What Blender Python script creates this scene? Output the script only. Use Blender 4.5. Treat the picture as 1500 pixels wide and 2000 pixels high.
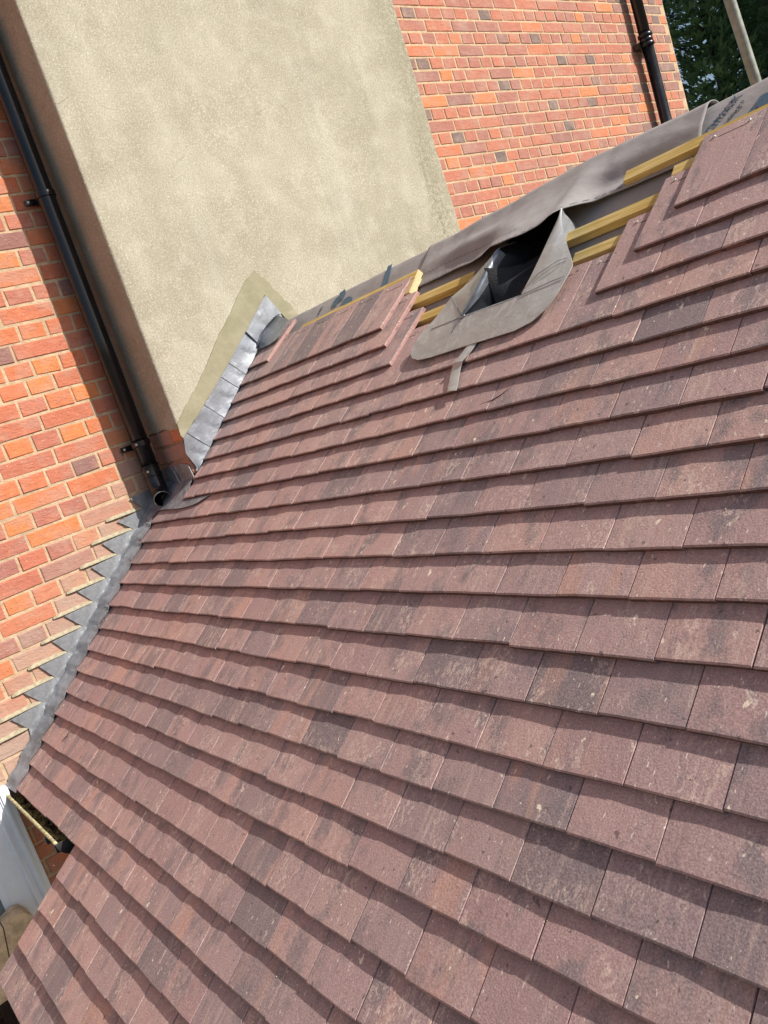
import bpy, bmesh, math, random
from mathutils import Vector, Matrix, noise as mnoise
R = math.radians
scene = bpy.context.scene
for o in list(bpy.data.objects): bpy.data.objects.remove(o)
COL = scene.collection

# ------------------------------------------------------------------ camera, sky, sun, exposure
cam_d = bpy.data.cameras.new("camera"); cam = bpy.data.objects.new("camera", cam_d); COL.objects.link(cam)
cam_d.sensor_fit = 'VERTICAL'; cam_d.sensor_height = 24.0; cam_d.lens = 24.0*1542.583/2000.0
cam_d.clip_start = 0.02; cam_d.clip_end = 600
RW = ((0.60286643, 0.73354611, -0.31378684), (-0.0622584, -0.34884251, -0.93511111), (-0.79540931, 0.58328296, -0.16463603))
CAM = Vector((0.78770133, -1.16534878, 0.44712646))
m4 = Matrix.Identity(4)
for i in range(3):
    m4[i][0] = RW[0][i]; m4[i][1] = -RW[1][i]; m4[i][2] = -RW[2][i]; m4[i][3] = CAM[i]
cam.matrix_world = m4
scene.camera = cam
FPX = 1542.583
def project(p):                                   # used only to decide which pieces are big enough to be objects of their own
    d = Vector(p)-CAM
    c = [sum(RW[i][j]*d[j] for j in range(3)) for i in range(3)]
    if c[2] < 0.05: return None
    return (c[0]/c[2]*FPX+750, c[1]/c[2]*FPX+1000, c[2])

SUN_DIR = Vector((1.0, 0.58, 0.88)).normalized()   # towards the sun
world = bpy.data.worlds.new("World"); scene.world = world; world.use_nodes = True
wn = world.node_tree; wn.nodes.clear()
sky = wn.nodes.new('ShaderNodeTexSky'); sky.sky_type = 'NISHITA'; sky.sun_disc = False
sky.sun_elevation = math.asin(SUN_DIR.z); sky.sun_rotation = math.atan2(SUN_DIR.x, SUN_DIR.y)
sky.air_density = 1.0; sky.dust_density = 2.0; sky.ozone_density = 1.0
bg = wn.nodes.new('ShaderNodeBackground'); bg.inputs['Strength'].default_value = 0.10
wo = wn.nodes.new('ShaderNodeOutputWorld')
wn.links.new(sky.outputs[0], bg.inputs['Color']); wn.links.new(bg.outputs[0], wo.inputs['Surface'])
sd = bpy.data.lights.new("sun", 'SUN'); sd.energy = 4.8; sd.angle = R(0.53); sd.color = (1.0, 0.95, 0.87)
sun = bpy.data.objects.new("sun", sd); COL.objects.link(sun)
sun.rotation_euler = (-SUN_DIR).to_track_quat('-Z', 'Y').to_euler(); sun.location = SUN_DIR*30
vs = scene.view_settings
vs.view_transform = 'Standard'; vs.look = 'None'; vs.exposure = 0.3; vs.gamma = 1.0; vs.use_curve_mapping = False

# ------------------------------------------------------------------ node helpers
class NT:
    def __init__(s, name):
        s.m = bpy.data.materials.new(name); s.m.use_nodes = True; s.t = s.m.node_tree; s.t.nodes.clear()
        s.out = s.t.nodes.new('ShaderNodeOutputMaterial'); s.b = s.t.nodes.new('ShaderNodeBsdfPrincipled')
        s.t.links.new(s.b.outputs[0], s.out.inputs['Surface'])
    def n(s, typ, ins=None, **kw):
        nd = s.t.nodes.new('ShaderNode'+typ)
        for k, v in kw.items(): setattr(nd, k, v)
        for k, v in (ins or {}).items(): s.set(nd.inputs[k], v)
        return nd
    def set(s, sock, v):
        if hasattr(v, 'links') or isinstance(v, bpy.types.NodeSocket): s.t.links.new(v, sock)
        else:
            if isinstance(v, (tuple, list)) and len(v) == 3 and sock.type == 'RGBA': v = (*v, 1.0)
            sock.default_value = v
    def attr(s, name):
        return s.n('Attribute', attribute_name=name, attribute_type='GEOMETRY')
    def noise(s, vec, scale=5., detail=3., rough=.55, dist=0.):
        return s.n('TexNoise', {'Vector': vec, 'Scale': scale, 'Detail': detail, 'Roughness': rough, 'Distortion': dist}).outputs['Fac']
    def math(s, op, a, b=0., c=0., clamp=False):
        nd = s.n('Math', {0: a, 1: b, 2: c}, operation=op); nd.use_clamp = clamp; return nd.outputs[0]
    def vmath(s, op, a, b=(0, 0, 0)):
        return s.n('VectorMath', {0: a, 1: b}, operation=op).outputs[0]
    def mul(s, a, v): return s.vmath('MULTIPLY', a, v)
    def ramp(s, fac, stops, interp='LINEAR'):
        nd = s.n('ValToRGB', {0: fac}); cr = nd.color_ramp; cr.interpolation = interp
        while len(cr.elements) < len(stops): cr.elements.new(0.5)
        for e, (p, c) in zip(cr.elements, stops):
            e.position = p
            e.color = (c, c, c, 1) if isinstance(c, (int, float)) else (*c, 1)
        return nd.outputs[0]
    def step(s, fac, a, b):                       # smooth 0..1
        return s.n('MapRange', {0: fac, 1: a, 2: b, 3: 0., 4: 1.}, interpolation_type='SMOOTHSTEP').outputs[0]
    def mix(s, fac, a, b, mode='MIX'):
        nd = s.n('Mix', data_type='RGBA', blend_type=mode)
        s.set(nd.inputs[0], fac); s.set(nd.inputs[6], a); s.set(nd.inputs[7], b)
        return nd.outputs[2]
    def bump(s, h, strength, dist, prev=None):
        nd = s.n('Bump', {'Height': h, 'Strength': strength, 'Distance': dist})
        if prev is not None: s.t.links.new(prev, nd.inputs['Normal'])
        return nd.outputs[0]
    def done(s, color=None, rough=None, normal=None, metal=None, spec=None):
        if color is not None: s.set(s.b.inputs['Base Color'], color)
        if rough is not None: s.set(s.b.inputs['Roughness'], rough)
        if normal is not None: s.t.links.new(normal, s.b.inputs['Normal'])
        if metal is not None: s.set(s.b.inputs['Metallic'], metal)
        if spec is not None: s.set(s.b.inputs['Specular IOR Level'], spec)
        return s.m

def piece_coord(M):
    """local piece coordinates, shifted by the piece's own random number"""
    lc = M.attr('lc').outputs['Vector']; rnd = M.attr('rnd').outputs['Fac']
    off = M.n('CombineXYZ', {0: M.math('MULTIPLY', rnd, 91.7), 1: M.math('MULTIPLY', rnd, 53.3), 2: M.math('MULTIPLY', rnd, 17.9)}).outputs[0]
    return lc, M.vmath('ADD', lc, off), rnd

def mat_tile():
    M = NT("clay_tile"); lc, v, rnd = piece_coord(M)
    r2 = M.n('TexWhiteNoise', {'W': rnd}, noise_dimensions='1D').outputs[0]
    r3 = M.n('TexWhiteNoise', {'W': M.math('ADD', rnd, 7.3)}, noise_dimensions='1D').outputs[0]
    base = M.ramp(r2, [(0, (.40, .238, .228)), (.22, (.48, .298, .275)), (.38, (.30, .208, .213)), (.55, (.43, .272, .26)), (.70, (.53, .312, .268)), (.82, (.46, .296, .272)), (.91, (.245, .178, .184)), (1, (.175, .138, .146))])
    n1 = M.noise(M.mul(v, (13, 7, 1)), 1.0, 5, .68)
    c = M.mix(M.math('MULTIPLY', M.step(n1, .50, .64), .74), base, (.165, .140, .150))
    n2 = M.noise(M.vmath('ADD', M.mul(v, (17, 4.5, 1)), (31, 5, 0)), 1.0, 2, .5)
    amt = M.math('MULTIPLY', M.step(r3, .35, 1.0), .75)
    c = M.mix(M.math('MULTIPLY', M.step(n2, .48, .68), amt), c, (.58, .31, .23))
    n3 = M.noise(M.vmath('ADD', M.mul(v, (95, 7, 1)), (3, 77, 0)), 1.0, 3, .6)
    n3b = M.noise(M.vmath('ADD', M.mul(v, (11, 5, 1)), (13, 2, 0)), 1.0, 2, .5)
    c = M.mix(M.math('MULTIPLY', M.step(n3, .45, .72), M.math('MULTIPLY', M.step(n3b, .42, .72), .72)), c, (.62, .46, .38))
    n3c = M.noise(M.vmath('ADD', M.mul(v, (60, 5, 1)), (83, 41, 0)), 1.0, 2, .6)
    c = M.mix(M.math('MULTIPLY', M.step(n3c, .55, .72), .28), c, (.22, .155, .15))
    wn_ = M.noise(M.vmath('ADD', M.mul(v, (62, 30, 1)), (7, 3, 0)), 1.0, 3, .6, 2.2)
    wm = M.noise(M.vmath('ADD', M.mul(v, (9, 7, 1)), (33, 21, 0)), 1.0, 2, .5)
    c = M.mix(M.math('MULTIPLY', M.math('MULTIPLY', M.step(wn_, .50, .60), M.step(wm, .51, .63)), .65), c, (.70, .52, .43))
    # pale lime scuffs
    g = M.noise(v, 300, 3, .75); gm = M.step(g, .36, .62)
    c = M.mix(M.step(g, .36, .66), M.mix(.32, c, (.12, .09, .09)), M.mix(.22, c, (.68, .56, .53)))
    n4 = M.noise(M.vmath('ADD', M.mul(v, (34, 18, 1)), (9, 19, 0)), 1.0, 5, .7, .6)
    c = M.mix(M.math('MULTIPLY', M.step(n4, .63, .69), M.math('ADD', .25, M.math('MULTIPLY', gm, .6))), c, (.74, .62, .53))
    n4b = M.noise(M.vmath('ADD', M.mul(v, (150, 60, 1)), (29, 9, 0)), 1.0, 2, .5)
    c = M.mix(M.math('MULTIPLY', M.step(n4b, .70, .74), .75), c, (.80, .70, .60))
    n5 = M.noise(M.vmath('ADD', M.mul(v, (46, 30, 1)), (49, 61, 0)), 1.0, 3, .6)
    c = M.mix(M.math('MULTIPLY', M.step(n5, .69, .73), .85), c, (.86, .75, .58))
    n6 = M.noise(M.vmath('ADD', M.mul(v, (70, 55, 1)), (19, 31, 0)), 1.0, 2, .5)
    c = M.mix(M.math('MULTIPLY', M.step(n6, .70, .74), .7), c, (.10, .075, .075))
    # nail holes and the pressed groove near the head
    sx = M.n('SeparateXYZ', {0: lc})
    ax = M.math('ABSOLUTE', sx.outputs[0])
    hole = M.math('MULTIPLY', M.math('LESS_THAN', M.math('ABSOLUTE', M.math('SUBTRACT', ax, .045)), .0035), M.math('LESS_THAN', M.math('ABSOLUTE', M.math('SUBTRACT', sx.outputs[1], .238)), .0035))
    gr = M.math('MULTIPLY', M.math('LESS_THAN', M.math('ABSOLUTE', M.math('SUBTRACT', sx.outputs[1], .229)), .0022), M.math('LESS_THAN', ax, .034))
    mk = M.math('MAXIMUM', hole, gr)
    c = M.mix(M.math('MULTIPLY', mk, .85), c, (.03, .02, .02))
    b1 = M.bump(M.noise(v, 240, 4, .75), .7, .0016)
    b2 = M.bump(M.noise(M.mul(v, (60, 30, 30)), 1, 3, .6), .3, .003, b1)
    b3 = M.bump(M.math('SUBTRACT', 1., mk), 1.0, .003, b2)
    return M.done(c, M.ramp(n1, [(.3, .82), (.75, .62)]), b3, spec=.35)

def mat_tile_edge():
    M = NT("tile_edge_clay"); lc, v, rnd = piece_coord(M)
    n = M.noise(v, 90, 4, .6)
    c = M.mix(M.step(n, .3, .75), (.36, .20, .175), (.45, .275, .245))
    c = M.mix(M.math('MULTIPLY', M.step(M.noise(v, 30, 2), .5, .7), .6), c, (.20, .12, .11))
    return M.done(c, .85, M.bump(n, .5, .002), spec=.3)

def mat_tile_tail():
    M = NT("shaded_sanded_tail"); lc, v, rnd = piece_coord(M)
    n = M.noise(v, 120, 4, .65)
    c = M.mix(M.step(n, .3, .72), (.10, .062, .056), (.20, .105, .088))  # sanded tail, darkened further: shade of the downslope face put into the colour
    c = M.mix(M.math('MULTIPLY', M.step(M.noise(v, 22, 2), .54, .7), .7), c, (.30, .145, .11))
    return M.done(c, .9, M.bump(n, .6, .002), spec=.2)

def mat_brick():
    M = NT("fired_brick"); lc, v, rnd = piece_coord(M); tone = M.attr('tone').outputs['Fac']
    base = M.ramp(tone, [(0, (.62, .225, .085)), (.2, (.56, .175, .085)), (.38, (.50, .170, .105)), (.55, (.42, .155, .112)), (.70, (.34, .15, .125)), (.84, (.24, .15, .135)), (1, (.115, .105, .105))])
    n1 = M.noise(M.mul(v, (1, 1, 1)), 26, 4, .65)
    c = M.mix(M.math('MULTIPLY', M.step(n1, .42, .72), .55), base, M.mix(.4, base, (.24, .085, .055)))
    n2 = M.noise(M.vmath('ADD', v, (4, 9, 2)), 16, 3, .6, .4)
    c = M.mix(M.math('MULTIPLY', M.step(n2, .52, .74), .5), c, M.mix(.6, base, (.68, .31, .17)))
    n3 = M.noise(M.mul(M.vmath('ADD', v, (14, 19, 2)), (60, 130, 130)), 1.0, 3, .6)
    c = M.mix(M.math('MULTIPLY', M.step(n3, .60, .74), .5), c, (.66, .48, .36))
    n4 = M.noise(M.vmath('ADD', v, (1, 2, 32)), 9, 4, .65)
    c = M.mix(M.math('MULTIPLY', M.step(n4, .42, .70), .48), c, (.43, .29, .235))
    n6 = M.noise(M.vmath('ADD', v, (61, 2, 2)), 110, 3, .6)
    c = M.mix(M.math('MULTIPLY', M.step(n6, .64, .72), .65), c, (.07, .04, .03))
    dirt = M.attr('dirt').outputs['Fac']
    nd = M.noise(M.vmath('ADD', v, (8, 3, 22)), 22, 3, .6)
    c = M.mix(M.math('MULTIPLY', dirt, M.math('ADD', .45, M.math('MULTIPLY', nd, .6)), clamp=True), c, (.40, .305, .245))
    b1 = M.bump(M.noise(v, 95, 5, .7), .8, .003)
    b2 = M.bump(M.noise(M.mul(v, (22, 55, 55)), 1, 3, .6, .8), .8, .006, b1)
    return M.done(c, .88, b2, spec=.25)

def mat_mortar():
    M = NT("lime_mortar"); co = M.n('TexCoord').outputs['Object']
    n = M.noise(co, 34, 5, .65); n2 = M.noise(co, 5, 3, .6)
    c = M.mix(M.step(n, .3, .72), (.47, .335, .205), (.62, .475, .32))
    c = M.mix(M.math('MULTIPLY', M.step(n2, .45, .7), .5), c, (.36, .27, .185))
    b = M.bump(M.noise(co, 120, 5, .7), .8, .004)
    return M.done(c, .92, M.bump(n, .8, .006, b), spec=.2)

def mat_render():
    M = NT("cement_render"); co = M.n('TexCoord').outputs['Object']
    s = M.n('SeparateXYZ', {0: co})
    n1 = M.noise(co, 2.2, 5, .62, .3)
    c = M.mix(M.step(n1, .30, .72), (.335, .303, .230), (.43, .394, .305))
    n2 = M.noise(co, 9., 5, .65)
    c = M.mix(M.math('MULTIPLY', M.step(n2, .45, .75), .5), c, (.52, .485, .40))
    n2b = M.noise(M.vmath('ADD', co, (7, 4, 2)), 4.5, 4, .6)
    c = M.mix(M.math('MULTIPLY', M.step(n2b, .50, .72), .42), c, (.295, .272, .212))
    vst = M.noise(M.mul(co, (3, 5.5, .5)), 1.0, 5, .65)
    c = M.mix(M.math('MULTIPLY', M.step(vst, .5, .72), .24), c, (.52, .50, .43))
    c = M.mix(M.math('MULTIPLY', M.step(vst, .48, .30), .28), c, (.28, .255, .19))
    # grey-green weathering down the far edge and its run-off streaks
    st = M.noise(M.mul(co, (6, 7, .8)), 1.0, 4, .6)
    far = M.step(s.outputs[1], .65, 1.05)
    far2 = M.step(s.outputs[1], .35, .8)
    w = M.math('MULTIPLY', M.math('ADD', M.math('MULTIPLY', far, .55), M.math('MULTIPLY', M.math('MULTIPLY', far2, M.step(st, .45, .68)), .7)), 1.0, clamp=True)
    sp = M.noise(co, 46, 4, .7)
    c = M.mix(M.math('MULTIPLY', w, M.step(sp, .36, .62), clamp=True), c, (.235, .215, .145))
    g = M.noise(co, 120, 5, .8)
    c = M.mix(M.math('MULTIPLY', M.step(g, .50, .68), .55), c, (.78, .72, .58))
    c = M.mix(M.math('MULTIPLY', M.step(g, .48, .30), .55), c, (.20, .175, .12))
    # hair cracks
    vo = M.n('TexVoronoi', {'Vector': M.vmath('ADD', co, M.mul(M.n('TexNoise', {'Vector': co, 'Scale': 3.0}).outputs['Color'], (.28, .28, .28))), 'Scale': .9}, feature='DISTANCE_TO_EDGE').outputs[0]
    cr = M.math('MULTIPLY', M.math('LESS_THAN', vo, .0013), M.step(n1, .55, .62))
    c = M.mix(M.math('MULTIPLY', cr, .55), c, (.22, .19, .14))
    b = M.bump(M.noise(co, 210, 4, .75), .6, .004); b = M.bump(g, .35, .004, b)
    return M.done(c, .93, b, spec=.2)

def mat_patch():
    M = NT("smooth_cement"); co = M.n('TexCoord').outputs['Object']
    n = M.noise(co, 7, 4, .6)
    c = M.mix(M.step(n, .3, .7), (.25, .23, .148), (.325, .298, .205))
    c = M.mix(M.math('MULTIPLY', M.step(M.noise(M.mul(co, (4, 4, 14)), 1.6, 4, .6), .52, .7), .4), c, (.38, .35, .255))
    return M.done(c, .85, M.bump(M.noise(co, 60, 4, .6), .35, .004), spec=.25)

def mat_lead(name, c1, c2, rough, metal, warm=None, crumple=.5):
    M = NT(name); co = M.n('TexCoord').outputs['Object']
    n = M.noise(co, 9, 4, .62, .5); n2 = M.noise(co, 34, 3, .6)
    c = M.mix(M.step(n, .3, .7), c1, c2)
    c = M.mix(M.math('MULTIPLY', M.step(n2, .5, .72), .4), c, tuple(min(1, x*1.45) for x in c2))
    if warm: c = M.mix(M.math('MULTIPLY', M.step(M.noise(co, 5, 3), .42, .65), .7), c, warm)
    scr = M.noise(M.mul(co, (120, 14, 14)), 1., 2, .5)
    c = M.mix(M.math('MULTIPLY', M.step(scr, .66, .72), .35), c, (.75, .76, .78))
    b = M.bump(M.noise(co, 16, 3, .5), crumple, .012); b = M.bump(n2, crumple*.5, .004, b)
    return M.done(c, M.ramp(n, [(.3, rough-.08), (.7, rough+.1)]), b, metal=metal)

def mat_wood(name, a, b, c3):
    M = NT(name); co = M.n('TexCoord').outputs['Object']
    n = M.noise(M.mul(co, (3, 60, 60)), 1.0, 4, .6, .6); n2 = M.noise(co, 6, 3)
    c = M.mix(M.step(n, .35, .7), a, b); c = M.mix(M.math('MULTIPLY', M.step(n2, .5, .7), .5), c, c3)
    k = M.n('TexVoronoi', {'Vector': M.mul(co, (5, 20, 20)), 'Scale': 1.0}).outputs[0]
    c = M.mix(M.math('MULTIPLY', M.step(k, .14, .05), .7), c, (.14, .075, .025))
    return M.done(c, .75, M.bump(n, .4, .002), spec=.3)

def mat_fabric():
    M = NT("breather_membrane"); co = M.n('TexCoord').outputs['Object']
    n = M.noise(co, 5, 4, .6); n2 = M.noise(co, 300, 3, .7)
    c = M.mix(M.step(n, .3, .72), (.245, .222, .215), (.335, .31, .305))
    c = M.mix(M.math('MULTIPLY', n2, .35), c, (.42, .395, .39))
    b = M.bump(n2, .35, .001); b = M.bump(M.noise(M.mul(co, (5, 8, 8)), 2.0, 4, .55), .30, .012, b)
    return M.done(c, .8, b, spec=.3)

def mat_plain(name, color, rough=.6, metal=0., var=.25, scale=20., bump=.2, spec=.5):
    M = NT(name); co = M.n('TexCoord').outputs['Object']
    n = M.noise(co, scale, 4, .62)
    c = M.mix(M.step(n, .3, .75), tuple(x*(1-var) for x in color), tuple(min(1, x*(1+var)) for x in color))
    return M.done(c, M.ramp(n, [(.3, max(.05, rough-.08)), (.7, min(1, rough+.08))]), M.bump(n, bump, .003), metal=metal, spec=spec)

def mat_leaf(name, a, b):
    M = NT(name); rnd = M.attr('rnd').outputs['Fac']
    c = M.ramp(rnd, [(0, a), (.7, b), (1, tuple(x*1.5 for x in b))])
    tr = M.n('BsdfTranslucent', {'Color': c})
    M.done(c, .55, spec=.35)
    mx = M.n('MixShader', {0: .35}); M.t.links.new(M.b.outputs[0], mx.inputs[1]); M.t.links.new(tr.outputs[0], mx.inputs[2])
    M.t.links.new(mx.outputs[0], M.out.inputs['Surface'])
    return M.m

def mat_moss(name, dark, mid, bright):
    M = NT(name); co = M.n('TexCoord').outputs['Object']; rnd = M.attr('rnd').outputs['Fac']
    n = M.noise(co, 60, 3, .6)
    c = M.ramp(M.math('ADD', M.math('MULTIPLY', rnd, .6), M.math('MULTIPLY', n, .4)), [(.2, dark), (.5, mid), (.8, bright)])
    return M.done(c, .95, M.bump(n, .6, .004), spec=.2)

TAIL = mat_tile_tail()
TILE, EDGE, BRICK, MORTAR, RENDER, PATCH = mat_tile(), mat_tile_edge(), mat_brick(), mat_mortar(), mat_render(), mat_patch()
LEAD_DULL = mat_lead("weathered_lead", (.17, .178, .192), (.29, .302, .325), .5, .25, crumple=.55)
LEAD_BRIGHT = mat_lead("new_lead", (.20, .215, .245), (.30, .32, .355), .38, .7, crumple=.18)
CHEEK_DARK = mat_plain('black_smooth_cheek', (.018, .022, .030), .35, .3, .3, 12, .2)  # near-black smooth surface for the inner cheek of the vent slate
LEAD_WARM = mat_lead("dressed_lead", (.40, .40, .395), (.50, .50, .49), .5, .3, warm=(.45, .44, .405), crumple=.3)
WOOD = mat_wood("treated_softwood", (.55, .37, .10), (.78, .60, .26), (.50, .33, .08))
ENDGRAIN = mat_wood("batten_end_grain", (.62, .47, .24), (.70, .56, .33), (.50, .37, .18))
FABRIC = mat_fabric()
INK = mat_plain("membrane_ink", (.055, .095, .14), .7, var=.3, scale=60, bump=.05)
INK_BLUE = mat_plain("membrane_blue_ink", (.075, .135, .19), .7, var=.3, scale=60, bump=.05)
INK_PALE = mat_plain("membrane_pale_ink", (.12, .135, .155), .7, var=.3, scale=60, bump=.05)
PIPE = mat_plain("black_gloss_paint", (.010, .0105, .012), .22, var=.4, scale=9, bump=.10)
CHROME = mat_plain("zinc_screw", (.62, .62, .60), .35, .8, .1)
BLACK = mat_plain("black_plastic", (.004, .0045, .006), .6, var=.4, scale=180, bump=.6)
UPVC = mat_plain("white_upvc", (.86, .89, .93), .25, var=.03, scale=9, bump=.04)
GLASS = mat_plain("window_glass", (.22, .25, .23), .08, var=.3, scale=4, bump=.02)
DECK = mat_plain("dark_deck", (.05, .042, .036), .9)
STONE = mat_plain("weathered_stone", (.66, .47, .29), .9, var=.3, scale=26, bump=.9)
GUTTER_M = mat_plain("dark_gutter", (.035, .036, .038), .45, var=.4, scale=18)
LICHEN = mat_plain("lichened_rim", (.46, .42, .24), .9, var=.45, scale=70, bump=1.)
STEEL = mat_plain("galvanised_tube", (.34, .35, .31), .42, .5, .2, 14, .1)
SOIL = mat_plain("garden_soil", (.13, .115, .085), .95, var=.5, scale=2.5, bump=.8)
TWIG = mat_plain("dry_twig", (.10, .065, .04), .8)
BARK = mat_plain("bark", (.10, .07, .05), .9, var=.4, scale=12, bump=1.)

# ------------------------------------------------------------------ object helpers
def setp(o, label=None, cat=None, group=None, kind=None):
    if label: o['label'] = label
    if cat: o['category'] = cat
    if group: o['group'] = group
    if kind: o['kind'] = kind
    return o
def empty(name, loc, label, cat, group=None):
    o = bpy.data.objects.new(name, None); o.location = loc; COL.objects.link(o); o.empty_display_size = .1
    setp(o, label, cat, group, 'thing'); return o
def mesh_obj(name, verts, faces, mats, parent=None, loc=(0, 0, 0), smooth=False, mi=None, attrs=None):
    """verts are world coordinates; the object's origin is put at loc"""
    L = Vector(loc)
    me = bpy.data.meshes.new(name); me.from_pydata([tuple(Vector(v)-L) for v in verts], [], faces)
    for m in (mats if isinstance(mats, (list, tuple)) else [mats]): me.materials.append(m)
    if mi:
        for p, k in zip(me.polygons, mi): p.material_index = k
    if smooth is True:
        for p in me.polygons: p.use_smooth = True
    elif isinstance(smooth, (list, tuple)):
        for p, k in zip(me.polygons, smooth): p.use_smooth = bool(k)
    for an, (typ, data) in (attrs or {}).items():
        a = me.attributes.new(an, typ, 'POINT')
        if typ == 'FLOAT_VECTOR': a.data.foreach_set('vector', [x for v in data for x in v])
        else: a.data.foreach_set('value', data)
    me.update()
    o = bpy.data.objects.new(name, me); COL.objects.link(o)
    if parent is not None:
        o.parent = parent; o.location = L-parent.location if parent.parent is None else L-parent.matrix_basis.translation-parent.parent.location
    else: o.location = L
    return o
def bm_obj(name, bm, mats, parent=None, loc=(0, 0, 0), smooth=False, normals=True):
    if normals: bmesh.ops.recalc_face_normals(bm, faces=bm.faces)
    vs_ = [v.co.copy() for v in bm.verts]; bm.verts.index_update()
    fs = [[v.index for v in f.verts] for f in bm.faces]; mi = [f.material_index for f in bm.faces]
    bm.free()
    return mesh_obj(name, vs_, fs, mats, parent, loc, smooth, mi)
def add_box(bm, c, size, rot=None, bevel=0.):
    r = bmesh.ops.create_cube(bm, size=1.0)
    M_ = Matrix.Translation(Vector(c)) @ (rot.to_4x4() if rot else Matrix.Identity(4)) @ Matrix.Diagonal((*size, 1))
    bmesh.ops.transform(bm, matrix=M_, verts=r['verts'])
    if bevel:
        es = list({e for v in r['verts'] for e in v.link_edges})
        bmesh.ops.bevel(bm, geom=es, offset=bevel, segments=2, affect='EDGES')
def add_tube(bm, pts, rad, seg=20, cap=True):
    pts = [Vector(p) for p in pts]; n = len(pts)
    rads = rad if isinstance(rad, (list, tuple)) else [rad]*n
    ref = None; rings = []
    for i, p in enumerate(pts):
        d = (pts[min(i+1, n-1)]-pts[max(i-1, 0)]).normalized()
        if ref is None: ref = d.orthogonal().normalized()
        else: ref = (ref-d*ref.dot(d)).normalized()
        b = d.cross(ref)
        rings.append([bm.verts.new(p+(ref*math.cos(2*math.pi*k/seg)+b*math.sin(2*math.pi*k/seg))*rads[i]) for k in range(seg)])
    for i in range(n-1):
        for k in range(seg):
            bm.faces.new((rings[i][k], rings[i][(k+1) % seg], rings[i+1][(k+1) % seg], rings[i+1][k]))
    if cap: bm.faces.new(rings[0][::-1]); bm.faces.new(rings[-1])
def extrude_poly(bm, outline, offset, mi=0):
    """solid plate from an outline (list of 3D points) pushed by the vector offset"""
    a = [bm.verts.new(Vector(p)) for p in outline]; b = [bm.verts.new(Vector(p)+Vector(offset)) for p in outline]
    n = len(a); fs = [bm.faces.new(a), bm.faces.new(b[::-1])]
    for i in range(n): fs.append(bm.faces.new((a[i], b[i], b[(i+1) % n], a[(i+1) % n])))
    for f in fs: f.material_index = mi
    for f in fs: f.normal_update()
    bmesh.ops.triangulate(bm, faces=fs[:2])

# ------------------------------------------------------------------ the place: roof frame and wall plane
PITCH = R(41.1575); CA, SA = math.cos(PITCH), math.sin(PITCH)
def RP(x, s, h=0.):                                # along the courses, up the slope, out of the roof
    return Vector((x, s*CA-h*SA, s*SA+h*CA))
WALL_X = -2.86; CH_X = -2.52; CH_Y0, CH_Y1 = .328, 2.446
COURSE, Z0 = .0781, .208
rng = random.Random(7)

# ------------------------------------------------------------------ ground
def ground():
    bm = bmesh.new(); bmesh.ops.create_grid(bm, x_segments=40, y_segments=40, size=200)
    for v in bm.verts: v.co.z = -3.4+.12*mnoise.noise(Vector((v.co.x*.07, v.co.y*.07, 1.)))
    setp(bm_obj('ground', bm, SOIL), kind='structure')
ground()

# ------------------------------------------------------------------ house wall of English bond bricks
wall = empty('brick_house_wall', (WALL_X, 0, -3.4), 'orange red brick house wall running behind the rendered chimney breast', 'wall')
def wall_core():
    bm = bmesh.new()
    add_box(bm, (WALL_X-.0062-1.2, (6.015-6.)/2, .8), (2.4, 12.015, 8.4))
    bm_obj('mortar_bed', bm, MORTAR, wall, (WALL_X, 0, 0))
wall_core()

def brick_mesh(rg, y0, y1, z0, z1, x=WALL_X):
    """one brick standing in the wall face: chamfered, a little out of true"""
    j = lambda a: rg.uniform(-a, a)
    out = x-.0025+j(.0014); tilt = j(.0015); tz = j(.001)
    ins = rg.uniform(.003, .0055)
    cs = [(y0+j(.002), z0+j(.0022)), (y1+j(.002), z0+j(.0022)), (y1+j(.002), z1+j(.0022)), (y0+j(.002), z1+j(.0022))]
    cy, cz = (y0+y1)/2, (z0+z1)/2
    V = [(x-.03, a, b) for a, b in cs]
    V += [(out-.0042, a, b) for a, b in cs]
    V += [(out+tilt*(1 if a > cy else -1)+tz*(1 if b > cz else -1), a+(ins if a < cy else -ins), b+(ins if b < cz else -ins)) for a, b in cs]
    F = []
    for i in range(4):
        k = (i+1) % 4
        F += [(i, k, 4+k, 4+i), (4+i, 4+k, 8+k, 8+i)]
    F.append((8, 9, 10, 11))
    lc = [(v[1]-cy, v[2]-cz, v[0]-x) for v in V]
    return V, F, lc, (x, cy, cz)

def brick_list():
    out = []; rg = random.Random(21)
    st, hd = .2425, .1215
    for k in range(-40, 48):
        z0 = Z0+k*COURSE+.0048; z1 = z0+COURSE-.0096
        odd = k % 2
        pitch = hd if odd else st
        y = -6.0 + (.0555 if odd else .0) + rg.uniform(-.006, .006)
        start = -.108-st*26 if not odd else -.053-hd*52
        y = start
        while y < 6.0:
            w = pitch; a = y+.0047; b = y+w-.0047
            # queen closers by the chimney and at the corner, the odd header in a stretcher course
            if not odd and rg.random() < .05:
                out.append((a, (a+b)/2-.0055, z0, z1, k)); out.append(((a+b)/2+.0055, b, z0, z1, k))
            elif a < 5.95: out.append((a, min(b, 6.005), z0, z1, k))
            y += w
    return out
def brick_keep(a, b, z0, z1):
    cy, cz = (a+b)/2, (z0+z1)/2
    if CH_Y0-.02 < a and b < CH_Y1+.02: return False           # inside the chimney breast
    if b > CH_Y0+.05 and a < CH_Y1-.05 and not (cy < CH_Y0 or cy > CH_Y1): return False
    s = cy/CA
    if cy < -.45: return cz > -2.4 and cy > -2.6
    if -.99 < s < 1.36 and cz < math.tan(PITCH)*cy-.12: return False  # buried below the roof
    if cy > 1.0 and cz < .3: return False
    if cy > 5.97: return False
    if cz > 3.7 or cz < -2.4 or cy < -2.6: return False
    return True
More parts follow.
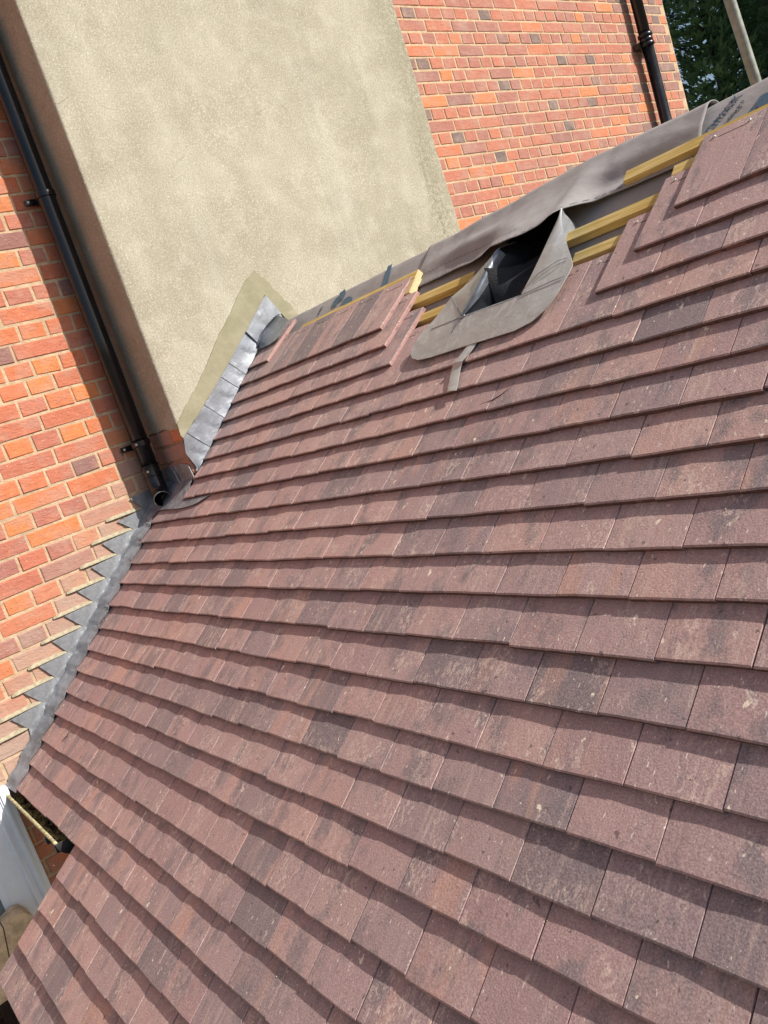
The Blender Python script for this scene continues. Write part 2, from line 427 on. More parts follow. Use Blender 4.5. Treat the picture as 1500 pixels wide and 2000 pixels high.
def tone_pick(rg, k, cy, b_a):
    near = cy < .4
    u = rg.random()
    if near:
        if u < .34: t = rg.uniform(.0, .2)
        elif u < .76: t = rg.uniform(.18, .46)
        elif u < .93: t = rg.uniform(.42, .66)
        else: t = rg.uniform(.66, .84)
    else:
        head = b_a < .13
        if head and u < .13: t = rg.uniform(.86, 1.0)
        elif u < .19: t = rg.uniform(.02, .2)
        elif u < .60: t = rg.uniform(.36, .52)
        elif u < .90: t = rg.uniform(.50, .66)
        else: t = rg.uniform(.62, .84)
        if cy > 5.78 and u > .45: t = rg.uniform(.7, .88)
    return t
def brick_dirt(cy, cz):
    # bricks just above the roof line are smeared by old mortar and weather
    if cy < .4:
        d = cz-math.tan(PITCH)*cy
        return max(0., min(1., (.40-d)/.24))*(1 if d > -.1 else 0.)
    return 0.14

def build_bricks():
    rg = random.Random(5); items = []
    for (a, b, z0, z1, k) in brick_list():
        if not brick_keep(a, b, z0, z1): continue
        cy, cz = (a+b)/2, (z0+z1)/2
        pts = [project((WALL_X, yy, zz)) for yy in (a, b) for zz in (z0, z1)]
        area = 0.
        if all(pts):
            xs = [p[0] for p in pts]; ys = [p[1] for p in pts]
            cx_, cy_ = sum(xs)/4, sum(ys)/4
            hidden = False
            if -10 < cx_ < 1510 and -10 < cy_ < 2010:
                q = project((WALL_X, cy, cz))
                # skip those behind the ridge or the chimney breast
                d = Vector((WALL_X, cy, cz))-CAM
                for t in [i/60. for i in range(5, 60)]:
                    p = CAM+d*t
                    if CH_Y0 < p.y < CH_Y1 and p.x < CH_X: hidden = True; break
                    if p.y < 1.08 and p.z < math.tan(PITCH)*p.y-.05 and p.y > -1.1 and not (p.x < -1.95 and p.y < -.74): hidden = True; break
                if not hidden:
                    sgn = 0.; pp = [pts[0], pts[2], pts[3], pts[1]]
                    for i in range(4): sgn += pp[i][0]*pp[(i+1) % 4][1]-pp[(i+1) % 4][0]*pp[i][1]
                    area = abs(sgn)/2
        items.append((area, a, b, z0, z1, k))
    items.sort(key=lambda t: -t[0])
    big, rest = [i for i in items[:292] if i[0] > 0], []
    rest = items[len(big):]
    for (area, a, b, z0, z1, k) in big:
        V, F, lc, c = brick_mesh(rg, a, b, z0, z1)
        cy, cz = (a+b)/2, (z0+z1)/2
        t = tone_pick(rg, k, cy, b-a); r = rg.random(); dd = brick_dirt(cy, cz); n = len(V)
        mesh_obj('brick', V, F, BRICK, wall, c, False, None,
                 {'lc': ('FLOAT_VECTOR', lc), 'rnd': ('FLOAT', [r]*n), 'tone': ('FLOAT', [t]*n), 'dirt': ('FLOAT', [dd]*n)})
    AV, AF, AL, AR, AT, AD = [], [], [], [], [], []
    for (area, a, b, z0, z1, k) in rest:
        V, F, lc, c = brick_mesh(rg, a, b, z0, z1)
        o = len(AV); AV += V; AF += [tuple(i+o for i in f) for f in F]; AL += lc
        cy, cz = (a+b)/2, (z0+z1)/2
        AR += [rg.random()]*len(V); AT += [tone_pick(rg, k, cy, b-a)]*len(V); AD += [brick_dirt(cy, cz)]*len(V)
    o = mesh_obj('small_bricks', AV, AF, BRICK, wall, (WALL_X, 0, 0), False, None,
                 {'lc': ('FLOAT_VECTOR', AL), 'rnd': ('FLOAT', AR), 'tone': ('FLOAT', AT), 'dirt': ('FLOAT', AD)})
    o['kind'] = 'stuff'
build_bricks()

# ------------------------------------------------------------------ rendered chimney breast
chim = empty('chimney_breast', (CH_X, (CH_Y0+CH_Y1)/2, -3.4), 'tall chimney breast in buff cement render standing out from the brick wall', 'chimney')
def chimney():
    cy = (CH_Y0+CH_Y1)/2
    bm = bmesh.new(); add_box(bm, ((WALL_X+CH_X)/2-.02, cy, .9), (CH_X-WALL_X-.02, CH_Y1-CH_Y0-.036, 8.0))
    bm_obj('mortar_core', bm, MORTAR, chim, (CH_X, cy, 0))
    # render coat: front and two returns with a softened, slightly uneven arris; its foot on the near return is hacked off
    V, F = [], []
    prof = []
    yl, yr = CH_Y0, CH_Y1; xf, xb = CH_X, WALL_X-.03
    for t in range(6): prof.append((xb+(xf-.012-xb)*t/5, yl))
    for t in range(1, 5):
        a = t/5*math.pi/2; prof.append((xf-.012+.012*math.sin(a), yl+.012-.012*math.cos(a)))
    for t in range(41): prof.append((xf, yl+.012+(yr-yl-.024)*t/40))
    for t in range(1, 5):
        a = t/5*math.pi/2; prof.append((xf-.012+.012*math.cos(a), yr-.012+.012*math.sin(a)))
    for t in range(6): prof.append((xf-.012+(xb-xf+.012)*t/5, yr))
    zs = [.515+i*.09 for i in range(50)]
    for i, z in enumerate(zs):
        for j, (x, y) in enumerate(prof):
            w = .0035*mnoise.noise(Vector((x*3, y*3.1, z*2.7)))+.0016*mnoise.noise(Vector((x*11, y*11, z*9)))
            lean = .006*(z-1.4)*(-1 if y < cy else .4)
            zz = z
            if i == 0: zz = z+.018*mnoise.noise(Vector((x*14, y*14, 3.)))
            n = len(prof)
            nx = 1 if 7 <= j <= n-8 else 0
            V.append((x+(w if nx else 0), y+lean+(w*(-1 if j < 8 else 1) if not nx else 0), zz))
    n = len(prof)
    for i in range(len(zs)-1):
        for j in range(n-1): F.append((i*n+j, i*n+j+1, (i+1)*n+j+1, (i+1)*n+j))
    mesh_obj('render_coat', V, F, RENDER, chim, (CH_X, cy, 0), True)
    # lower front, behind the cement patch
    bm = bmesh.new(); add_box(bm, (CH_X-.012, (.345+yr)/2, -.2), (.02, yr-.36, 1.40)); bm_obj('lower_render', bm, RENDER, chim, (CH_X, cy, 0))
    # exposed bricks on the near return below the render
    rg = random.Random(3)
    for k in (0, 1, 2, 3):
        z0 = Z0+k*COURSE+.006; z1 = z0+COURSE-.011
        edges = [-2.86, -2.745, -2.63, CH_X-.003] if k % 2 else [-2.86, -2.75, CH_X-.003]
        for a, b in zip(edges[:-1], edges[1:]):
            V_, F_, lc, c = brick_mesh(rg, a+.004, b-.004, z0, z1, 0)
            V2 = [(v[1], CH_Y0+.004-v[0], v[2]) for v in V_]
            tn = .1 if (k == 3 and b > -2.6) else rg.uniform(.25, .7)
            nn = len(V2)
            mesh_obj('brick', V2, [f[::-1] for f in F_], BRICK, chim, (c[1], CH_Y0, c[2]), False, None,
                     {'lc': ('FLOAT_VECTOR', lc), 'rnd': ('FLOAT', [rg.random()]*nn), 'tone': ('FLOAT', [tn]*nn), 'dirt': ('FLOAT', [.55 if tn > .2 else .1]*nn)})
    # smooth cement patch above the flashing
    up = [(.336, .523), (.41, .592), (.495, .66), (.60, .763), (.696, .862), (.78, .93), (.857, 1.009), (.928, 1.07), (.984, 1.10), (1.029, 1.042), (1.085, .956), (1.138, .873)]
    rg = random.Random(9); pts = []
    for (a, b) in zip(up[:-1], up[1:]):
        for t in range(5):
            f = t/5; y = a[0]+(b[0]-a[0])*f; z = a[1]+(b[1]-a[1])*f
            w = rg.uniform(-.006, .006) if t else 0
            pts.append((y+w*.6, z+w))
    pts.append(up[-1])
    low = [(1.16, .80), (1.07, .84), (.992, .978), (.822, .834), (.68, .716), (.52, .592), (.339, .456), (.332, .47)]
    poly = [(CH_X+.0055, y, z) for y, z in pts+low]
    bm = bmesh.new(); extrude_poly(bm, poly, (-.012, 0, 0))
    bm_obj('cement_patch', bm, PATCH, chim, (CH_X, cy, 0))
chimney()

# ------------------------------------------------------------------ tiled roof
roof = empty('tiled_roof', RP(-.9, -1.45, 0), 'half finished pitched roof of brown plain tiles with bare battens near the ridge', 'roof')
TW, TL, TT, TH = .166, .265, .0148, .134
S_ROW = {-10: 1.015, -9: .915, -8: .815, -7: .715, -6: .617, -5: .515, -4: .417, -3: .316, -2: .209, -1: .105, 0: 0., 1: -.100, 2: -.209, 3: -.316, 4: -.420,
         5: -.516, 6: -.616, 7: -.710, 8: -.826, 9: -.930, 10: -1.033, 11: -1.147, 12: -1.255, 13: -1.375, 14: -1.492}
X_RIGHT = 1.15
def row_left(r):
    s = S_ROW[r]
    if r >= 11: return -1.955-.25*(-1.036-s)
    if s > .3: return CH_X+.004
    return WALL_X+.012
def tile_cells():
    cells = []
    for r, s in S_ROW.items():
        xl = row_left(r); k = -18.0 if r % 2 == 0 else -18.5
        while k*TW < X_RIGHT:
            a, b = k*TW, (k+1)*TW; k0 = k; k += 1
            if b <= xl+.012: continue
            if r == -10 and k0 > -14.01: continue
            if r == -9 and -8.6 < k0 < -1.6: continue
            if r == -8 and -8.1 < k0 < -2.1: continue
            if r == -7 and -7.6 < k0 < -2.6: continue
            cells.append((r, max(a, xl), b, s))
    return cells
def tile_mesh(rg, r, x0, x1, s):
    cut_len = .195 if r == -6 and x1 > -.94 and x0 < -.68 else None       # cut short round the vent
    gl, gr = (rg.uniform(.0004, .0010) if rg.random() < .8 else rg.uniform(.0012, .0026)), rg.uniform(.0003, .0008)
    a, b = x0+gl, x1-gr; w = b-a; cx = (x0+x1)/2
    camber = rg.uniform(.0002, .0016); lift = rg.uniform(0, .0011); skew = rg.uniform(-.0013, .0013); roll = rg.uniform(-.0004, .0004); ln = cut_len or TL
    ds = rg.uniform(-.0025, .0025); head = rg.uniform(-.002, .002)
    NU = 5; V = []; lc = []
    def P(u, v, dh):                               # u 0..1 across, v metres up from the tail
        x = a+w*u
        h = lift-TH*v+camber*(1-(2*u-1)**2)-camber*.5+roll*(2*u-1)+dh+rg.uniform(-.00012, .00012)
        sag = .0005*math.sin(u*6.0+cx*37)
        V.append(RP(x, s+v+ds+(skew*(2*u-1) if v < .1 else 0)+(sag if v < .02 else 0), h)); lc.append((x-cx, v, dh))
    bev = .0028
    for u in range(NU): P(u/(NU-1), .0, -TT)                       # 0 tail bottom
    for u in range(NU): P(u/(NU-1), -.0006, -bev)                  # 1 tail top arris
    for u in range(NU): P(min(max(u/(NU-1), .006), .994), bev, 0)  # 2 face, tail end
    for u in range(NU): P(min(max(u/(NU-1), .006), .994), ln+head, 0)   # 3 face, head end
    for u in (0, 1): P(u, ln+head, -bev)                           # 20,21
    for u in (0, 1): P(u, ln+head, -TT)                            # 22,23
    F, mi, sm = [], [], []
    def q(*f, m=0, s_=0): F.append(f); mi.append(m); sm.append(s_)
    for u in range(NU-1):
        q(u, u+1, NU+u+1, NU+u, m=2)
        q(NU+u, NU+u+1, 2*NU+u+1, 2*NU+u, m=0)
        q(2*NU+u, 2*NU+u+1, 3*NU+u+1, 3*NU+u, m=0, s_=1)
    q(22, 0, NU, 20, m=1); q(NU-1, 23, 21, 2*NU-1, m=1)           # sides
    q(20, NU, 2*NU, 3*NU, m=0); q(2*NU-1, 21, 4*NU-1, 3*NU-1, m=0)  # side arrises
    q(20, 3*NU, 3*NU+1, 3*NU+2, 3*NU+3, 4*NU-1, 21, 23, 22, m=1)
    q(*list(range(NU-1, -1, -1)), 22, 23, m=1)
    return V, F, mi, sm, lc, RP(cx, s, 0)
def build_tiles():
    rg = random.Random(11); items = []
    for (r, x0, x1, s) in tile_cells():
        top = s+.1
        c4 = [project(RP(x, t, 0)) for x, t in ((x0, s), (x1, s), (x1, top), (x0, top))]
        area = 0.
        if all(c4):
            if any(0 < p[0] < 1500 and 0 < p[1] < 2000 for p in c4):
                q = [(min(max(p[0], 0), 1500), min(max(p[1], 0), 2000)) for p in c4]
                area = abs(sum(q[i][0]*q[(i+1) % 4][1]-q[(i+1) % 4][0]*q[i][1] for i in range(4)))/2
        items.append((area, r, x0, x1, s))
    items.sort(key=lambda t: -t[0])
    big = [i for i in items[:296] if i[0] > 0]; rest = items[len(big):]
    for (area, r, x0, x1, s) in big:
        V, F, mi, sm, lc, c = tile_mesh(rg, r, x0, x1, s); n = len(V); rr = rg.random()
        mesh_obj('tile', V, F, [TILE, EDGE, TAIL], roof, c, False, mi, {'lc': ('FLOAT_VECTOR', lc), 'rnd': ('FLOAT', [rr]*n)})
    AV, AF, AM, AS, AL, AR = [], [], [], [], [], []
    for (area, r, x0, x1, s) in rest:
        V, F, mi, sm, lc, c = tile_mesh(rg, r, x0, x1, s); o = len(AV)
        AV += V; AF += [tuple(i+o for i in f) for f in F]; AM += mi; AS += sm; AL += lc; AR += [rg.random()]*len(V)
    o = mesh_obj('small_tiles', AV, AF, [TILE, EDGE, TAIL], roof, RP(-1, .3, 0), False, AM, {'lc': ('FLOAT_VECTOR', AL), 'rnd': ('FLOAT', AR)})
    o['kind'] = 'stuff'
build_tiles()

def nails():
    for x, s in ((-.377, .953), (-.294, 1.053), (-.211, 1.153), (-.121, 1.153), (-.045, 1.153), (-1.283, .953), (-1.366, 1.053), (-1.449, 1.153), (-1.539, 1.153), (-1.705, 1.153), (-1.871, 1.153), (-.46, .855)):
        bm = bmesh.new(); add_tube(bm, [RP(x, s, -TH*.238-.004), RP(x, s, -TH*.238+.0035), RP(x, s, -TH*.238+.0048)], [.0042, .0042, .003], 8)
        bm_obj('nail', bm, CHROME, roof, RP(x, s, -.03))
nails()

def battens():
    def bat(x0, x1, s_hi, w, h_top=-.044, th=.025):
        bm = bmesh.new()
        ln = x1-x0
        rot = Matrix((Vector((1, 0, 0)), Vector((0, CA, SA)), Vector((0, -SA, CA)))).transposed()
        add_box(bm, RP((x0+x1)/2, s_hi-w/2, h_top-th/2), (ln, w, th), rot, .0012)
        bm.faces.ensure_lookup_table()
        for f in bm.faces:
            if abs(f.normal.x) > .9: f.material_index = 1
        bm_obj('batten', bm, [WOOD, ENDGRAIN], roof, RP((x0+x1)/2, s_hi, -.05))
    bat(-2.20, -1.385, 1.202, .040, -.036)
    bat(-.485, X_RIGHT, 1.196, .040, -.038)
    bat(-.325, X_RIGHT, 1.133, .038)
    bat(-1.60, -1.03, 1.062, .040); bat(-.645, X_RIGHT, 1.052, .040)
    bat(-1.60, -1.10, .958, .038); bat(-.585, X_RIGHT, .950, .038)
    # the pale cut piece under the end of the left ridge batten
    bm = bmesh.new(); rot = Matrix((Vector((1, 0, 0)), Vector((0, CA, SA)), Vector((0, -SA, CA)))).transposed()
    add_box(bm, RP(-1.3978, 1.135, -.052), (.03, .085, .030), rot, .002)
    bm_obj('packing_block', bm, ENDGRAIN, roof, RP(-1.40, 1.1, -.05))
battens()

RIDGE_S = 1.372
def sheet(name, x0, x1, s_of, nx, ns, hfun, mat, parent, over=.35, th=.0012):
    """cloth laid up the slope and rolled over the ridge"""
    V, F = [], []
    rows = ns+1+14
    for i in range(nx+1):
        x = x0+(x1-x0)*i/nx; s0 = s_of(x)
        for j in range(ns+1):
            s = s0+(RIDGE_S-.03-s0)*j/ns
            V.append(RP(x, s, hfun(x, s)))
        top = RP(x, RIDGE_S-.03, hfun(x, RIDGE_S-.03)); up = Vector((0, CA, SA)); nrm = Vector((0, -SA, CA)); p = top.copy(); ang = 0.
        for j in range(14):
            ang = min(1., (j+1)/6.)*2*PITCH
            d = up*math.cos(ang)-nrm*math.sin(ang); p = p+d*(.014 if j < 6 else .06); V.append(p.copy())
    n = rows
    for i in range(nx):
        for j in range(n-1): F.append((i*n+j, (i+1)*n+j, (i+1)*n+j+1, i*n+j+1))
    o = mesh_obj(name, V, F, mat, parent, RP((x0+x1)/2, 1.2, -.07), True)
    md = o.modifiers.new('thick', 'SOLIDIFY'); md.thickness = th; md.offset = -1
    return o
def underlay():
    wav = lambda x, s: .0035*mnoise.noise(Vector((x*5, s*9, 2.)))+.0012*mnoise.noise(Vector((x*23, s*21, 4.)))
    base = lambda x, s: -.0715+wav(x, s)
    sheet('underlay', CH_X+.004, -.95, lambda x: -1.0, 60, 40, base, FABRIC, roof)
    sheet('underlay', -.735, X_RIGHT, lambda x: -1.0, 60, 40, base, FABRIC, roof)
    # upper strip lapped over the first, lifted where it is draped over the vent slate
    def g(x, c, w): return math.exp(-((x-c)/w)**2)
    KE = [(-1.45, 1.137, -.064), (-1.36, 1.137, -.062), (-1.207, 1.130, -.052), (-1.064, 1.099, -.030), (-.976, 1.072, -.006), (-.896, 1.047, .026), (-.821, 1.012, .046), (-.799, 1.012, .046), (-.746, 1.021, .034), (-.694, 1.040, .024), (-.655, 1.078, .022), (-.622, 1.118, -.016), (-.585, 1.142, -.050), (-.5, 1.148, -.060), (-.356, 1.144, -.062), (-.2, 1.144, -.064)]
    def key(x, c):
        for a, b in zip(KE[:-1], KE[1:]):
            if a[0] <= x <= b[0]:
                u = (x-a[0])/(b[0]-a[0]); return a[c]+(b[c]-a[c])*u
        return KE[0][c] if x < KE[0][0] else KE[-1][c]
    soft = lambda x, c: (key(x-.012, c)+key(x, c)*2+key(x+.012, c))/4
    edge = lambda x: soft(x, 1)
    def hf(x, s):
        e = edge(x); t = max(0., min(1., (s-e)/(RIDGE_S-e)))
        lift = (soft(x, 2)+.064)*(1-t)**1.5
        fold = .014*g(x, -1.08, .26)*math.sin(t*8.0+x*2.4+.6)*math.exp(-((t-.3)/.3)**2)
        fold += .012*g(x, -.48, .2)*math.sin(t*9.-x*4.)*math.exp(-((t-.25)/.25)**2)
        crease = .0022*(1-abs(mnoise.noise(Vector((x*3.2+s*2, s*7.5, 9.))))*2.4)
        swell = crease+.009*g(x, -.75, .42)*math.sin(t*math.pi*.85)+.010*t*g(x, -.55, .35)
        return -.064+lift+fold*(1-g(x, -.75, .12))+swell+wav(x*1.3+4, s)
    o = sheet('ridge_strip', -1.425, -.285, edge, 110, 36, hf, FABRIC, roof, th=.0018)
    # stitched joint: dashes along the two laps
    for (x0, x1, ds) in ((-1.40, -.40, .010), (-1.38, -.80, .058)):
        bm = bmesh.new(); x = x0
        while x < x1:
            s = edge(x)+ds; s2 = edge(x+.014)+ds
            pts = [RP(x, s, hf(x, s)+.0012), RP(x+.014, s2, hf(x+.014, s2)+.0012), RP(x+.014, s2+.0022, hf(x+.014, s2+.0022)+.0012), RP(x, s+.0022, hf(x, s+.0022)+.0012)]
            bm.faces.new([bm.verts.new(p) for p in pts]); x += .024
        so = bm_obj('stitching', bm, INK, roof, RP(-.9, 1.15, -.05)); so['kind'] = 'stuff'
    # print on the membrane
    def text(t, x, s, size, dirx, dirs, mat, name='printed_lettering'):
        cu = bpy.data.curves.new('txt', 'FONT'); cu.body = t; cu.size = size; cu.extrude = .0003; cu.align_x = 'LEFT'
        to = bpy.data.objects.new('txt', cu); COL.objects.link(to)
        dg = bpy.context.evaluated_depsgraph_get(); me = bpy.data.meshes.new_from_object(to.evaluated_get(dg))
        bpy.data.objects.remove(to); bpy.data.curves.remove(cu)
        L = math.hypot(dirx, dirs); ux, us = dirx/L, dirs/L
        vs_ = []
        for v in me.vertices:
            px_ = x+ux*v.co.x-us*v.co.y; ps = s+us*v.co.x+ux*v.co.y
            if ps < RIDGE_S-.03: vs_.append(RP(px_, ps, base(px_, ps)+.0022+v.co.z))
            else:                                      # the print follows the cloth over the ridge
                e = ps-RIDGE_S+.03; vs_.append(RP(px_, RIDGE_S-.03+e*.85, base(px_, RIDGE_S)+.0022-e*.35+v.co.z))
        fs = [tuple(p.vertices) for p in me.polygons]
        mesh_obj(name, vs_, fs, mat, roof, RP(x, s, -.07)); bpy.data.meshes.remove(me)
    text('OMAX', -.262, 1.232, .040, .060, .088, INK)
    text('nding P', -.215, 1.246, .022, .060, .088, INK_PALE)
    text('MR', -2.165, 1.272, .034, .25, .97, INK_PALE)
    def blot(pts, mat, name='printed_logo'):
        bm = bmesh.new()
        bm.faces.new([bm.verts.new(RP(x, s, base(x, s)+.003)) for x, s in pts]); bm.normal_update(); bmesh.ops.triangulate(bm, faces=bm.faces[:])
        r = bmesh.ops.solidify(bm, geom=bm.faces[:], thickness=.0004)
        bm_obj(name, bm, mat, roof, RP(*pts[0], -.07))
    def ell(cx, cs, a, b, rot=0., n=14):
        return [(cx+a*math.cos(t)*math.cos(rot)-b*math.sin(t)*math.sin(rot), cs+a*math.cos(t)*math.sin(rot)+b*math.sin(t)*math.cos(rot)) for t in [2*math.pi*i/n for i in range(n)]]
    blot(ell(-2.045, 1.302, .022, .030, .5), INK_BLUE)
    blot([(-2.045, 1.352), (-2.005, 1.362), (-1.985, 1.33), (-1.985, 1.30), (-2.01, 1.30)], INK_BLUE)
    blot(ell(-1.94, 1.270, .045, .026, -.3), INK_BLUE)
    blot([(-1.70, 1.366), (-1.672, 1.368), (-1.632, 1.215), (-1.675, 1.215)], INK_BLUE)
    blot(ell(-.125, 1.262, .020, .028, .4), INK_BLUE)
    blot([(-.168, 1.236), (-.152, 1.232), (-.140, 1.256), (-.158, 1.258)], INK_BLUE)
    # far slope and the deck that carries the cloth
    bm = bmesh.new(); rot = Matrix((Vector((1, 0, 0)), Vector((0, CA, SA)), Vector((0, -SA, CA)))).transposed()
    add_box(bm, RP((-2.0+X_RIGHT)/2, -.09, -.27), (X_RIGHT+2.0, 2.72, .12), rot)
    add_box(bm, RP((-2.5-2.0)/2, .125, -.27), (.5, 2.29, .12), rot)
    bm_obj('roof_deck', bm, DECK, roof, RP(-1, 0, -.2))
    bm = bmesh.new()
    rz = RP(0, RIDGE_S, -.09); L = 2.2
    pts = [rz+Vector((CH_X, 0, 0)), rz+Vector((X_RIGHT, 0, 0)), rz+Vector((X_RIGHT, L*CA, -L*SA)), rz+Vector((CH_X, L*CA, -L*SA))]
    extrude_poly(bm, pts, (0, -.02, -.05)); bm_obj('far_slope', bm, DECK, roof, rz)
underlay()

# ------------------------------------------------------------------ lead work
def solid(o, th, off=-1.):
    md = o.modifiers.new('thick', 'SOLIDIFY'); md.thickness = th; md.offset = off
    es = o.modifiers.new('crisp', 'EDGE_SPLIT'); es.split_angle = R(40); return o

def tile_h(s):
    """height of the tiled surface at slope position s"""
    rows = sorted(S_ROW.values()); b = rows[0]
    for v in rows:
        if v <= s+1e-6: b = v
    return -TH*(s-b)

def stepped_flashing():
    t = empty('stepped_lead_flashing', (WALL_X+.01, -.3, -.2), 'dull grey stepped lead flashing climbing the orange brick wall beside the tiles', 'flashing')
    tips = [(.179, .206), (.101, .132), (-.013, .050), (-.098, -.030), (-.189, -.108), (-.274, -.188), (-.374, -.266), (-.461, -.343), (-.546, -.418), (-.635, -.494), (-.715, -.572)]
    inn = [(.135, .271), (.040, .192), (-.060, .124), (-.145, .042), (-.239, -.036), (-.330, -.112), (-.415, -.194), (-.503, -.270), (-.600, -.346), (-.685, -.424), (-.765, -.50)]
    X = WALL_X+.006
    def foot(y): return y/CA*SA-.004
    for k in range(len(tips)-1):
        # one wing per step: cut edge, turned in top edge, foot along the tiles
        a, b = inn[k], tips[k]; c = inn[k+1]; d = tips[k+1]
        y_hi = .325 if k == 0 else tips[k-1][0]+.004
        top = (.325, .286) if k == 0 else None
        pts = []
        if k == 0: pts += [(.325, .30), (.30, .285)]
        else: pts += [(tips[k-1][0], tips[k-1][1])]
        pts += [a, b]
        lo = foot(b[1]) ; yb = b[0]
        pts += [(yb-.012, foot(yb-.012)+.0), (y_hi, foot(y_hi))]
        bm = bmesh.new(); off = .0012*(k % 2)
        extrude_poly(bm, [(X+off, y, z) for y, z in pts], (-.003, 0, 0))
        bm_obj('flashing_step', bm, LEAD_DULL, t, (X, b[0], b[1]))
    # the wing dressed down over the tiles
    V, F = [], []; N = 130; s0, s1 = -1.045, .43; cols = 7
    for i in range(N+1):
        s = s0+(s1-s0)*i/N
        hh = .5*(tile_h(s-.012)+tile_h(s+.012))+.0045
        w = -2.772+.006*mnoise.noise(Vector((s*17, 0, 5.)))+.010*((s*9.6) % 1.0-.5)
        for j in range(cols):
            f = j/(cols-1); x = WALL_X+.004+(w-WALL_X-.004)*f
            cov = .026*(1-f)**1.3
            V.append(RP(x, s, hh+cov+.0022*mnoise.noise(Vector((x*30, s*22, 1.)))*(1 if j else 0)))
    for i in range(N):
        for j in range(cols-1): F.append((i*cols+j, i*cols+j+1, (i+1)*cols+j+1, (i+1)*cols+j))
    solid(mesh_obj('flashing_wing', V, F, LEAD_DULL, t, RP(-2.8, -.3, 0), True), .0022, 1.)
    # lime pointing squeezed into the joint over every step: belongs to the wall
    rg = random.Random(4)
    for k in range(len(tips)-1):
        b, c = tips[k], inn[k+1]
        z = b[1]+.004; y1 = b[0]+.002; y0 = c[0]-.045
        bm = bmesh.new(); n = 12; ring = []
        for i in range(n+1):
            y = y0+(y1-y0)*i/n; e = min(1, (n-i)/1.5, (i+.6)/2.)
            hgt = (.0125+.0012*rg.uniform(-1, 1))*e+.001; dep = (.006+.001*rg.uniform(-1, 1))*e
            ring.append([bm.verts.new((WALL_X-.008, y, z-.005)), bm.verts.new((WALL_X+.004+dep, y, z-.003)), bm.verts.new((WALL_X+.002+dep*.6, y, z+hgt*.75)), bm.verts.new((WALL_X-.008, y, z+hgt))])
        for i in range(n):
            for q in range(4): bm.faces.new((ring[i][q], ring[i+1][q], ring[i+1][(q+1) % 4], ring[i][(q+1) % 4]))
        bm.faces.new(ring[0]); bm.faces.new(ring[-1][::-1])
        bm_obj('mortar_fillet', bm, POINTING, wall, (WALL_X, (y0+y1)/2, z))
POINTING = mat_plain("pale_pointing", (.41, .36, .25), .9, var=.22, scale=60, bump=.8, spec=.2)
stepped_flashing()

def corner_soaker():
    t = empty('corner_lead_soaker', (WALL_X+.2, CH_Y0-.02, .2), 'dark lead piece folded into the shaded corner behind the downpipe foot', 'flashing')
    Y = CH_Y0-.004
    bm = bmesh.new()
    pts = [(-2.85, .345), (-2.70, .352), (-2.60, .350), (-2.535, .34), (-2.518, .262), (-2.518, .22), (-2.85, .16)]
    extrude_poly(bm, [(x, Y, z) for x, z in pts], (0, .003, 0)); bm_obj('upstand', bm, LEAD_DULL, t, (-2.7, Y, .3))
    # sheet on the tiles with its rounded tongue
    V, F = [], []; nx, ns = 22, 12
    for i in range(nx+1):
        f = i/nx; x = -2.80+(-2.235+2.80)*f
        lo = .268+.004*math.sin(f*9)+(.05*max(0, (f-.72)/.28)**2); hi = .43 if x < CH_X+.002 else .335
        for j in range(ns+1):
            s = lo+(hi-lo)*j/ns
            lift = .0065+.0015*math.exp(-((s-lo)/.02)**2)*(.4+.6*math.sin(f*7.))
            if s > .312 and x > CH_X: lift = min(lift, .0005)
            V.append(RP(x, s, tile_h(min(s, .312))+lift))
    for i in range(nx):
        for j in range(ns): F.append((i*(ns+1)+j, (i+1)*(ns+1)+j, (i+1)*(ns+1)+j+1, i*(ns+1)+j+1))
    solid(mesh_obj('tongue', V, F, LEAD_DULL, t, RP(-2.5, .3, 0), True), .002, 1.)
    bm = bmesh.new(); add_tube(bm, [(-2.70, Y-.004, .345), (-2.675, Y-.006, .29), (-2.665, Y-.006, .255), (-2.70, Y-.012, .21)], [.004, .005, .005, .004], 8)
    bm_obj('welt', bm, LEAD_DULL, t, (-2.7, Y, .3), True)
corner_soaker()

